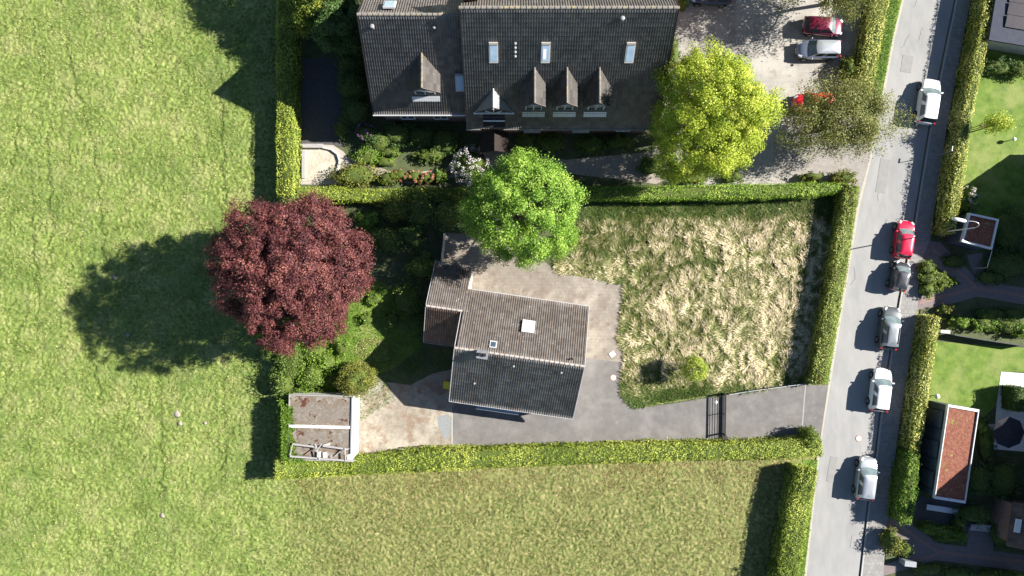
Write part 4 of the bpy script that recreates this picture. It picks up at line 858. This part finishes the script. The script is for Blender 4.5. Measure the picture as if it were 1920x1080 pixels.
bush('azalea', 778, 331, .9,.6,1.1, L_thuja, 'azalea with mixed green leaves and salmon flowers, middle of the row', 'azalea', blossoms=petal_pink, bn=160, bsize=.12)
bush('azalea', 800, 333, 1.0,.62,1.1, L_shrub, 'azalea densely covered in salmon pink flowers', 'azalea', blossoms=petal_pink, bn=520, bsize=.12)
bush('shrub', 825, 328, .9,.6,1.1, L_bright, 'green shrub at right end of the azalea row')
bush('rhododendron', 884, 310, 1.7,1.7,2.0, L_dark, 'white flowering rhododendron left of the round green tree', 'rhododendron', blossoms=petal_white, bn=1500, bsize=.10)
bush('rhododendron', 686, 248, .9,.8,1.6, L_dark, 'purple flowering rhododendron in the shade of the large house', 'rhododendron', blossoms=petal_purple, bn=300, bsize=.11)
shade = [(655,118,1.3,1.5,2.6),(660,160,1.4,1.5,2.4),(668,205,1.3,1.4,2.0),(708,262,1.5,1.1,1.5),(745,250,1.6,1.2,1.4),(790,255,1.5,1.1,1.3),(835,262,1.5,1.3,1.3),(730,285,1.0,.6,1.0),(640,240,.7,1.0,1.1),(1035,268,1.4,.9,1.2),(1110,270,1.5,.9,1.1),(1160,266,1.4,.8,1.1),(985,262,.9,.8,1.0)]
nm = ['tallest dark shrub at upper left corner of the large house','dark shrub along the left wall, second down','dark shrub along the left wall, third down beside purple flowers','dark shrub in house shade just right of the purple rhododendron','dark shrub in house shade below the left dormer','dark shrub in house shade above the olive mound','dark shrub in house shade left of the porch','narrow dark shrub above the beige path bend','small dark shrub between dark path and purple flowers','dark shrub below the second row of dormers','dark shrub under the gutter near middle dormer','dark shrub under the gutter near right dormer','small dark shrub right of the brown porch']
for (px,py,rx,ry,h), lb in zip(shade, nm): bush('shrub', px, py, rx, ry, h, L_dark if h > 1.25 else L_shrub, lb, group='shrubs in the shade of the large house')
# west side of the plot
W = [(690,412,1.2,.9,1.6,L_bright,'sunlit green shrub at the upper right edge of the copper beech'),(700,440,1.2,1.0,1.5,L_shrub,'shrub half shaded beside the upper right of the beech'),
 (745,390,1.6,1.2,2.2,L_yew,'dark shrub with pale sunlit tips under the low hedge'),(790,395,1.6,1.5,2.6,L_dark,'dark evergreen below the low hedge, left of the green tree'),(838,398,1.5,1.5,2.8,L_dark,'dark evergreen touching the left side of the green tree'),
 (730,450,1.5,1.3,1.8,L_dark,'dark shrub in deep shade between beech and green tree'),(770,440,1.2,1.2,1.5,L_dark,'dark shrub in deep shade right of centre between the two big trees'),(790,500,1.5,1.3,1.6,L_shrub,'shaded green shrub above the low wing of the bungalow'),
 (762,560,1.4,1.6,1.4,L_shrub,'shaded green shrub left of the bungalow wing'),(735,600,.8,.9,1.0,L_shrub,'small shrub at the tip of the gable shadow'),(782,610,.9,1.2,1.1,L_dark,'dark shrub touching the lower wing wall'),
 (540,665,1.6,1.6,2.1,L_shrub,'leafy shrub on the left boundary below the beech'),(585,655,1.5,1.2,1.6,L_bright,'bright green shrub under the lower edge of the beech'),(530,715,1.1,1.6,2.2,L_shrub,'leafy shrub on the boundary above the garage corner'),
 (583,705,1.3,1.4,1.9,L_bright,'bright green shrub above the garage roof'),(610,680,1.1,1.0,1.3,L_bright,'bright shrub between the beech and the round conifer'),(556,745,.9,.6,2.1,L_bright,'small leafy shrub at upper left corner of the garage roof'),(497,618,1.1,.9,2.0,L_bright,'green shrub poking out left below the copper beech'),
 (640,652,.9,.8,1.0,L_bright,'small shrub at lower right edge of the beech'),(688,598,.7,.6,.6,L_bright,'low bright plant on the sunlit lawn right of the beech'),(655,688,.8,.5,.7,L_bright,'low bright plant above the round conifer'),(622,712,.8,.7,.9,L_bright,'low bright plant left of the round conifer'),(700,560,.9,.6,.6,L_bright,'low green plant at the right edge of the beech crown'),(598,735,.7,.4,.8,L_shrub,'low plant along the upper garage wall'),(505,655,.8,.9,2.2,L_shrub,'shrub at the far left of the boundary below the beech')]
for px,py,rx,ry,h,lf,lb in W: bush('shrub', px, py, rx, ry, h, lf, lb, group='shrubs on the left side of the plot', size=.15, lump=.3)
hedge('hedge', [(553,372,.6,2.0),(553,520,.6,2.0),(552,700,.7,1.9)], L_shrub, 'overgrown boundary hedge running under the copper beech', seed=14, rough=.16)
blades('ivy', [(536,745),(566,745),(568,860),(536,866)], 2600, .3, .10, L_bright, 'loose green ivy climbing the left wall of the gravel-roofed garage', 'ivy', lift=(.6,1.5), seed=15, z=1.9)
hedge('hedge', [(547,748,.36,2.15),(547,852,.36,2.3)], L_bright, 'thin ivy-like hedge against the left garage wall', seed=15, rough=.12)
# around house 1, east
bush('shrub', 1264, 100, .55,1.7,1.1, L_shrub, 'narrow green shrub strip at the right gable of the large house')
bush('shrub', 1281, 6, .5,.7,1.5, L_shrub, 'small upright shrub at the top right corner of the large roof')
bush('shrub', 1592, 128, .75,1.1,1.8, L_thuja, 'olive shrub between silver-blue car and pale hedge')
bush('shrub', 1222, 310, 1.4,1.0,1.2, L_dark, 'shrub under the left side of the golden tree'); bush('shrub', 1300, 330, 1.8,.8,1.0, L_bright, 'green shrub under the golden tree against the hedge')
bush('shrub', 1375, 330, 1.1,.7,1.0, L_shrub, 'green shrub under the lower right side of the golden tree')
# east gardens
E = [(1740,503,.75,.8,1.2,L_thuja,'shrub at the upper corner of the triangle bed between the upper paths'),(1742,523,.85,.8,1.2,L_thuja,'shrub at the left edge of the upper triangle bed'),(1740,543,.8,.75,1.1,L_thuja,'shrub at the lower corner of the upper triangle bed'),(1758,520,.85,.75,1.2,L_thuja,'shrub in the middle of the upper triangle bed'),(1768,532,.85,.65,1.0,L_thuja,'shrub in the narrowing right half of the upper triangle bed'),(1783,527,.8,.45,.9,L_thuja,'small green shrub at the tip of the upper triangle bed'),
 (1672,1015,.9,1.2,1.7,L_yew,'dark green conifer in the lower triangle bed by the sidewalk'),(1694,1030,.9,.7,1.2,L_thuja,'yellow-green shrub in the lower triangle bed'),
 (1812,388,1.0,.9,1.3,L_dark,'dark shrub above the carport by the hedge'),(1775,580,.9,.5,.9,L_yew,'reddish shrub at the fork of upper brick path'),(1800,603,1.2,.6,1.3,L_bright,'sunlit shrub right of the hedge end, first in the row'),
 (1845,608,1.3,.65,1.3,L_bright,'sunlit shrub in the row above the lower lawn, second'),(1890,612,1.3,.75,1.3,L_shrub,'sunlit shrub in the row above the lower lawn, third'),(1925,620,1.2,.8,1.4,L_bright,'pale shrub in the row above the lower lawn at the right edge'),
 (1860,590,1.6,.7,1.0,L_dark,'shaded shrub behind the row of sunlit shrubs'),(1905,590,1.4,.7,1.0,L_dark,'shaded shrub behind the row of sunlit shrubs, nearer the right edge'),
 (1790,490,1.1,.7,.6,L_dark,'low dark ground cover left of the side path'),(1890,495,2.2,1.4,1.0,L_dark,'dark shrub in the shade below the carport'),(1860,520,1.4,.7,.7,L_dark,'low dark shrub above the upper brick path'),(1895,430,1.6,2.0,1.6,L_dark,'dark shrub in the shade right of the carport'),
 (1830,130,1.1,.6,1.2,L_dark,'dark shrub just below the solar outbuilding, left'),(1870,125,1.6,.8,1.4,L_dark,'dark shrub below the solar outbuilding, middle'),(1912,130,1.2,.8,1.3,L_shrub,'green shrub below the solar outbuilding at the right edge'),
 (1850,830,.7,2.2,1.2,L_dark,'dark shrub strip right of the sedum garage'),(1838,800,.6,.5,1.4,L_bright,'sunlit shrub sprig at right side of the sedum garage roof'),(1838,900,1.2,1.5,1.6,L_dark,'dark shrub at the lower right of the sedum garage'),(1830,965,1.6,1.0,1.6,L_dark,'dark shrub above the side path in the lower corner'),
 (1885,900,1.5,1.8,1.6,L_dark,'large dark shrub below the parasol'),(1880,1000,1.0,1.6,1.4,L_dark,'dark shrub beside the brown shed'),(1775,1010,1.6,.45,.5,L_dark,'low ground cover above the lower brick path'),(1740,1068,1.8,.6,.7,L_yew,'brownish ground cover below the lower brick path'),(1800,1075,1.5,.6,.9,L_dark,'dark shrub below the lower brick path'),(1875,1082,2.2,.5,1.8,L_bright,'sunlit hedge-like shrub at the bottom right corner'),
 (1800,980,.5,.6,1.3,L_shrub,'small bushy plant at right end of the low hedge')]
for px,py,rx,ry,h,lf,lb in E: bush('shrub', px, py, rx, ry, h, lf, lb, group='garden shrubs east of the street', size=.15, lump=.25)
bush('flowering_shrub', 1818, 368, .8,.9,1.4, L_shrub, 'white blossoming shrub against the right side of the street hedge', 'flowering shrub', blossoms=petal_white, bn=260, bsize=.13)
bush('conifer', 1462, 1072, .8,1.0,2.4, L_thuja, 'small leafy shoot beside the road hedge at the bottom edge')

# ------------------------------------------------------------------ smaller things
# sandpit
c = g(602, 305); sp = empty('sandpit', (c[0], c[1], 0), 0, 'sandpit of pale sand with stone edging in the shade line', 'sandpit')
ring = [(567,277),(604,277),(622,281),(634,290),(638,303),(634,318),(620,335),(567,340)]
Q = [(g(*p)[0]-c[0], g(*p)[1]-c[1]) for p in ring]; MB().prism(Q, .02, .07).build('sand', sand_m, sp)
mb = MB()
for i in range(1, 7): mb.bar((*Q[i-1],.16), (*Q[i],.16), .14, .28)
mb.build('edging', concrete_m, sp)
c = g(589,275); e = empty('bench', (c[0],c[1],0), 0, 'low timber bench at the upper edge of the sandpit', 'bench'); MB().box((0,0,.42),(1.9,.36,.06)).build('seat', grey_wood, e)
for s in (-1,1): MB().box((s*.75,0,.2),(.1,.3,.4)).build('leg', grey_wood, e)
c = g(570,309); o = MB().box((0,0,.1),(.3,2.6,.2)).build('sleeper', grey_wood, loc=(c[0],c[1],.02)); tag(o, 'timber sleeper along the left side of the sandpit', 'sleeper')
# play slide under the golden tree
c = at(1262, 305, .8); e = empty('toy_slide', (c.x, c.y, 0), R(20), 'childrens play slide in blue and yellow plastic below the golden tree', 'play slide')
MB().box((0,.25,1.1),(.6,.7,.06)).build('platform', blue_m, e)
mb = MB(); mb.bar((0,0,1.1),(0,-1.5,.15),.5,.04); mb.bar((.25,0,1.2),(.25,-1.5,.25),.05,.18); mb.bar((-.25,0,1.2),(-.25,-1.5,.25),.05,.18); mb.build('chute', yellow_m, e)
mb = MB()
for s in (-1,1): mb.tube([(s*.28,.9,0),(s*.28,.5,1.5)], .04, 8)
for k in range(4): mb.tube([(-.28,.88-k*.08,.25+k*.28),(.28,.88-k*.08,.25+k*.28)], .03, 6)
mb.build('ladder', blue_m, e)
# patio wall post, white square, bin
mb = MB(); a = at(833,436,1.4); b = at(827,490,1.4); mb.bar((a.x,a.y,.7),(b.x,b.y,.7),.08,1.4); o = mb.build('garden_wall', concrete_m); tag(o, 'narrow pale garden wall running up from the low wing', 'wall')
c = at(840,722,1.0); e = empty('waste_bin', (c.x-.12,c.y,0), R(-8), 'yellow-lidded waste bin beside the left wall of the bungalow', 'waste bin')
mb = MB(); mb.add([(-.22,-.25,0),(.22,-.25,0),(.22,.25,0),(-.22,.25,0),(-.29,-.33,1),(.29,-.33,1),(.29,.33,1),(-.29,.33,1)], [(0,3,2,1),(4,5,6,7),(0,1,5,4),(1,2,6,5),(2,3,7,6),(3,0,4,7)]); mb.build('body', black_m, e, bevel=.02)
MB().box((0,0,1.04),(.62,.72,.07)).build('lid', yellow_m, e, bevel=.02)
for s in (-1,1): MB().tube([(-.2+.0,s*.2-.04,.1),(-.2,s*.2+.04,.1)], .1, 12).build('wheel', tyre_m, e)
c = g(1148,664); o = MB().box((0,0,.03),(.52,.46,.06)).build('slab', mat('pale_slab', [(.66,.63,.58),(.74,.71,.66)], scale=3), loc=(c[0],c[1],.035), rz=R(35)); tag(o, 'loose pale square slab at the edge of the old paving', 'slab')
c = g(1343,754); o = MB().box((0,0,.01),(.24,.24,.02)).build('white_square', white_m, loc=(c[0],c[1],.034), rz=R(45)); tag(o, 'small white square on the drive beside the gate', 'plate')  # flat white square lying on the drive
# gate
c = g(1354, 781); gt = empty('gate', (c[0],c[1],0), R(0), 'black metal sliding gate standing across the driveway', 'gate')
yt_, yb_ = (781-737)/20, -(828-781)/20
def gbar(y0,y1,z,wd,ht,name): MB().bar((.03*(y1/2.2),y1,z),(.03*(y0/2.2),y0,z),wd,ht).build(name, black_m, gt)
gbar(yb_,yt_,.14,.12,.18,'bottom_beam'); gbar(yb_,yt_,.98,.09,.10,'top_rail')
for z in (.34,.50,.66,.82): gbar(yb_,yt_,z,.03,.03,'rail')
for y, wd in ((yt_,.12),(.35,.06),(-1.55,.14),(yb_,.08)): MB().box((0,y,.52),(wd,wd,1.04)).build('post', black_m, gt)
fc = empty('low_fence', (*g(1361,738),0), 0, 'low dark rail fence along the upper edge of the driveway', 'fence')
pts = [(1361,738),(1397,732),(1433,727),(1470,722),(1503,718)]; o_ = g(1361,738)
for z in (.3,.75):
    mb = MB()
    for a, b in zip(pts[:-1], pts[1:]): A=g(*a); B=g(*b); mb.bar((A[0]-o_[0],A[1]-o_[1],z),(B[0]-o_[0],B[1]-o_[1],z),.05,.06)
    mb.build('rail', steel_m if z > .5 else black_m, fc)
for p in pts: A=g(*p); MB().box((A[0]-o_[0],A[1]-o_[1],.4),(.08,.08,.8)).build('post', black_m, fc)
# street lamp
c = g(1752, 437); lp = empty('street_lamp', (c[0],c[1],0), 0, 'tall street lamp with curved arm and white head beside the hedge end', 'street lamp')
MB().tube([(0,0,0),(0,0,1),(0,0,5.5)], [.09,.07,.05], 10).build('pole', steel_m, lp, smooth=True)
h1 = at(1811,415,5.9); pts = [(0,0,5.45),(.02,.03,5.7),(-.12,.25,5.92),(h1.x-c[0], h1.y-c[1], 5.92)]
pts = [Vector(p) for p in pts]; cur = []
for i in range(13):
    t = i/12; a = [pts[0], Vector((.25,.1,6.2)), Vector((.1,.6,6.1)), pts[3]]
    cur.append(a[0]*(1-t)**3 + a[1]*3*t*(1-t)**2 + a[2]*3*t*t*(1-t) + a[3]*t**3)
MB().tube(cur, .035, 8).build('arm', steel_m, lp, smooth=True)
h0 = at(1785,409.5,5.92); a = Vector((h1.x-c[0],h1.y-c[1],5.92)); b = Vector((h0.x-c[0],h0.y-c[1],5.96))
mb = MB(); d = (b-a); n = d.normalized().cross(Vector((0,0,1)))
mb.tube([a, a+d*.15, a+d*.6, b], [.07,.15,.16,.11], 12); hd = mb.build('lamp_head', white_m, lp, smooth=True)
# globes
def globe(px, py, label, h=.75, r_=.2):
    c = at(px, py, h); e = empty('garden_lamp', (c.x,c.y,0), 0, label, 'garden lamp', 'white garden lamps'); MB().tube([(0,0,0),(0,0,h-.1)], .04, 8).build('post', steel_m, e)
    mb = MB(); mb.lathe((0,0,h), [(r_*math.sin(t), -r_*math.cos(t)) for t in np.linspace(.15,3.0,9)], 14); mb.build('globe', white_m, e, smooth=True)
globe(1901, 261, 'white globe lamp standing on the upper right lawn', .6, .19); globe(1757, 743, 'white globe lamp at the top end of the sedum garage', .5, .24)
# street sign by the hedge
c = g(1755, 292); e = empty('street_sign', (c[0],c[1],.1), 0, 'slim pale sign post beside the upper street hedge', 'street sign')
MB().tube([(0,0,0),(0,0,2.3)], .03, 8).build('pole', steel_m, e); MB().box((.0,.2,2.25),(.04,.42,.10), rz=R(-10)).build('sign_plate', fascia_m, e)
# parasol and bits
c = at(1893, 811, 2.4); e = empty('parasol', (c.x,c.y,0), 0, 'large dark parasol over the white patio at the right edge', 'parasol')
MB().tube([(0,0,0),(0,0,2.6)], .04, 8).build('pole', steel_m, e); mb = MB(); mb.lathe((0,0,0), [(1.45,2.25),(1.45,2.28),(.7,2.5),(.05,2.68)], 8); mb.build('canopy', cloth_dark, e); MB().box((0,0,.05),(.6,.6,.1)).build('base', concrete_m, e)
c = g(1700,1050); o = MB().box((0,0,.5),(1.1,.5,1.0)).build('utility_box', mat('grey_box', [(.24,.26,.28),(.29,.31,.33)], scale=3), loc=(c[0]-.2,c[1],0), rz=R(-6), bevel=.02); tag(o, 'pale grey utility cabinet beside the lower brick path', 'utility cabinet')
c = at(1781,622,.7); o = MB().box((0,0,.35),(.9,.3,.7)).build('low_wall', concrete_m, loc=(c.x-.4,c.y,0), rz=R(-4)); tag(o, 'short pale wall end next to the hedge above the lower lawn', 'low wall')
mb = MB(); A = [at(1790,628,1.2), at(1850,638,1.2), at(1930,650,1.2)]
for a, b in zip(A[:-1],A[1:]): mb.bar((a.x,a.y,.6),(b.x,b.y,.6),.08,1.2)
o = mb.build('garden_wall', mat('dark_screen', [(.06,.06,.065),(.09,.09,.09)], scale=2)); tag(o, 'low dark garden screen above the lower lawn', 'garden screen')
for k in range(3):
    c = g(1838,984+k*4.5); o = MB().box((0,0,.05+.12*(2-k)/1),(2.1,.22,.12)).build('step', concrete_m, loc=(c[0],c[1],.0), rz=R(-4)); tag(o, ['top','middle','bottom'][k]+' stone step of the side path near the lower right shed', 'step', 'steps of the side path')

# ------------------------------------------------------------------ cars
def paint(name, c, metal=.35): return mat(name, [c], rough=.28, metal=metal, coat=1.0, spec=.5)
lens_m = mat('headlamp_lens', [(.62,.64,.66)], rough=.1, spec=.9, coat=1); red_m = mat('tail_lamp', [(.45,.02,.02)], rough=.15, coat=1); plate_m = mat('number_plate', [(.75,.75,.72)])
dark_trim = mat('dark_trim', [(.02,.02,.022)], rough=.6)
cglass = mat('car_glass', [(.03,.045,.05)], rough=.08, spec=.6)
wsglass = mat('sky_tinted_windscreen', [(.10,.14,.145),(.20,.25,.25)], scale=2.2, rough=.08, spec=.8)  # sky reflection put into the windscreen colour
def car(px, py, hd, L, W, H, pm, label, group, hood=.26, rear=.47, tail=.40, roof_m=None, ws=.17, h_at=.7, rail=False):
    p = at(px, py, h_at); z0 = .02; e = empty('parked_car', (p.x, p.y, z0), hd, label, 'car', group); w2 = W/2; belt = H*.62
    st = [(-.5,.62,.36,.50,.40),(-.488,.80,.26,.60,.55),(-.45,.92,.20,.66,.62),(-.30,1,.18,.68,.64),(-.05,1,.18,.68,.64),(.12,1,.18,.67,.64),(.25,.985,.18,.655,.645),(.36,.94,.19,.61,.60),(.435,.84,.22,.55,.53),(.48,.66,.27,.45,.45),(.5,.42,.34,.37,.38)]
    # (t, width factor, bottom z, top centre z /H*..., shoulder)
    n = 11; vs = []; fs = []
    for t, wf, zb, zt, zs in st:
        hw = w2*wf; T_ = zt*H; Sx = zs*H
        sec = [(0,zb),(hw*.85,zb),(hw*.985,zb+.10),(hw,zb+(Sx-zb)*.5),(hw*.985,Sx-.06),(hw*.93,Sx-.005),(hw*.62,T_+.0),(0,T_+.025)]
        full = sec + [(-y,z) for y,z in sec[-2:0:-1]]
        vs += [(t*L, y, z) for y, z in full]
    m_ = 14
    for i in range(len(st)-1):
        for k in range(m_): fs.append((i*m_+k, i*m_+(k+1)%m_, (i+1)*m_+(k+1)%m_, (i+1)*m_+k))
    fs += [tuple(range(m_))[::-1], tuple((len(st)-1)*m_+k for k in range(m_))]
    mb = MB(); mb.add(vs, fs); body = mb.build('body', pm, e, smooth=True)
    sm = body.modifiers.new('s', 'SUBSURF'); sm.levels = 1; sm.render_levels = 2
    # greenhouse
    def ringp(z, xf, xr, wf_, wr_, bf, br):
        out = []; 
        for k in range(6): y = 1-2*k/6; out.append((xf+bf*(1-y*y), y*wf_, z))
        for k in range(8): t = k/8; out.append((xf+(xr-xf)*t, -(wf_+(wr_-wf_)*t)*(1+.03*math.sin(math.pi*t)), z))
        for k in range(6): y = -1+2*k/6; out.append((xr-br*(1-y*y), y*wr_, z))
        for k in range(8): t = 1-k/8; out.append((xf+(xr-xf)*t, (wf_+(wr_-wf_)*t)*(1+.03*math.sin(math.pi*t)), z))
        return out
    r0 = ringp(belt, hood*L-.02, -rear*L, w2*.86, w2*.84, .14, .03); r1 = ringp(belt+(H-belt)*.86, (hood-ws)*L+.06, -tail*L-.04, w2*.70, w2*.68, .10, .04)
    r2 = ringp(H-.015, (hood-ws)*L-.10, -tail*L+.10, w2*.60, w2*.58, .07, .03); NR = 28
    roof = MB(); cxm = sum(q[0] for q in r2)/NR
    r3 = [(cxm+(x-cxm)*.55, y*.55, H+.02) for x,y,z in r2]
    roof.v = r1 + r2 + r3 + [(cxm,0,H+.028)]
    for k in range(NR):
        k2 = (k+1)%NR; roof.f += [(k,k2,NR+k2,NR+k),(NR+k,NR+k2,2*NR+k2,2*NR+k),(2*NR+k,2*NR+k2,3*NR)]
    roof.m = [0]*len(roof.f)
    # pillars
    def quad(mbx, ids, off=0.0, ra=r0, rb=r1):
        for k in ids:
            k2 = (k+1)%NR; q = [ra[k],ra[k2],rb[k2],rb[k]]; mbx.add([Vector(v)*1 + Vector((0,0,0)) for v in q], [(0,1,2,3)])
    pil = [6, 13, 20, 27, 9, 24]
    quad(roof, pil); rfo = roof.build('roof', roof_m or pm, e, smooth=True)
    for nm_, ids in (('windscreen', range(0,6)), ('rear_window', range(14,20)), ('side_window', (7,8,10,11,12)), ('side_window', (21,22,23,25,26))):
        gm = MB(); quad(gm, ids); gm.build(nm_, wsglass if nm_ == 'windscreen' else cglass, e, smooth=True)
    # wheels
    for sx in (-.30, .315):
        for sy in (-1, 1):
            wr = .31; c = Vector((sx*L, sy*(w2-.085), wr)); arch = MB()
            arch.tube([c+Vector((0,-sy*.05,.02)), c+Vector((0,sy*.082,.02))], wr+.055, 18).build('wheel_arch', dark_trim, e)
            wh = MB(); wh.tube([c+Vector((0,-sy*.1,0)), c+Vector((0,sy*.093,0))], wr, 20); wo = wh.build('wheel', tyre_m, e)
            rm = MB(); rm.tube([c+Vector((0,sy*.08,0)), c+Vector((0,sy*.10,0))], wr*.66, 14); rm.build('rim', rim_m, wo)
    for sy in (-1,1):
        mb = MB(); mb.box((hood*L-.28, sy*(w2+.08), belt+.05), (.14,.20,.13)); o = mb.build('mirror', pm, e, bevel=.03)
        mb = MB(); mb.box((.435*L, sy*w2*.66, H*.50), (.34,.24,.10), rz=sy*R(-32), ry=R(22)); mb.build('headlight', lens_m, e, bevel=.03)
        mb = MB(); mb.box((-.478*L, sy*w2*.78, H*.56), (.12,.20,.24), rz=sy*R(18)); mb.build('tail_light', red_m, e, bevel=.02)
    MB().box((.503*L,0,.42),(.02,.5,.11)).build('number_plate', plate_m, e); MB().box((-.503*L,0,.6),(.02,.5,.11)).build('number_plate', plate_m, e)
    mb = MB(); mb.box((.485*L,0,.36),(.06,W*.55,.14)); mb.build('grille', dark_trim, e, bevel=.01)
    mb = MB(); mb.tube([(-tail*L+.25,0,H+.01),(-tail*L+.12,0,H+.12)], .012, 5); mb.build('aerial', dark_trim, e)
    if rail:
        for sy in (-1,1): MB().bar(((hood-ws)*L-.2, sy*w2*.56, H+.03),(-tail*L+.2, sy*w2*.56, H+.03),.04,.04).build('roof_rail', dark_trim, e)
    return e
UP = R(81); K = 'cars parked along the kerb'
car(1741,190,R(81.5),4.25,1.78,1.5, paint('paint_white', (.78,.78,.78),0), 'white hatchback parked highest on the street near the loose tree', K)
car(1695,449,R(82),3.55,1.66,1.45, paint('paint_red', (.55,.012,.05),.2), 'red small car parked beside the street lamp', K)
car(1687,518,R(76),2.75,1.56,1.5, paint('paint_graphite', (.045,.045,.05),.3), 'very short dark grey city car between red car and grey estate', K, hood=.30, ws=.2, rear=.46, tail=.40)
car(1668,615,R(83),4.0,1.74,1.5, paint('paint_grey', (.10,.11,.115),.3), 'grey-green metallic estate car beside the end of the middle hedge', K, roof_m=paint('paint_grey_roof', (.27,.29,.30),.5), rail=True)
car(1651,731,R(83),4.0,1.74,1.5, paint('paint_white', (.78,.78,.78),0), 'white hatchback parked next to the middle hedge, below the grey estate', K)
car(1624,897,R(83),4.0,1.74,1.5, paint('paint_silver', (.52,.54,.56),.6), 'silver hatchback parked lowest on the street', K)
K2 = 'cars in the parking yard'
car(1535,93,R(180),4.0,1.74,1.5, paint('paint_silver_blue', (.17,.20,.27),.4), 'silver-blue hatchback in the parking yard facing left', K2, roof_m=paint('paint_silver', (.52,.54,.56),.6))
car(1544,49,R(-4),3.7,1.70,1.42, paint('paint_wine', (.13,.008,.03),.3), 'dark wine-red car in the parking yard facing the hedge', K2)
car(1527,192,R(183),3.9,1.72,1.46, paint('paint_bright_red', (.70,.02,.03),.05), 'bright red car half hidden under the loose olive tree', K2)
car(1334,-9,R(178),3.8,1.72,1.48, paint('paint_navy', (.05,.065,.11),.4), 'dark blue car cut by the top edge beside the large house', K2)
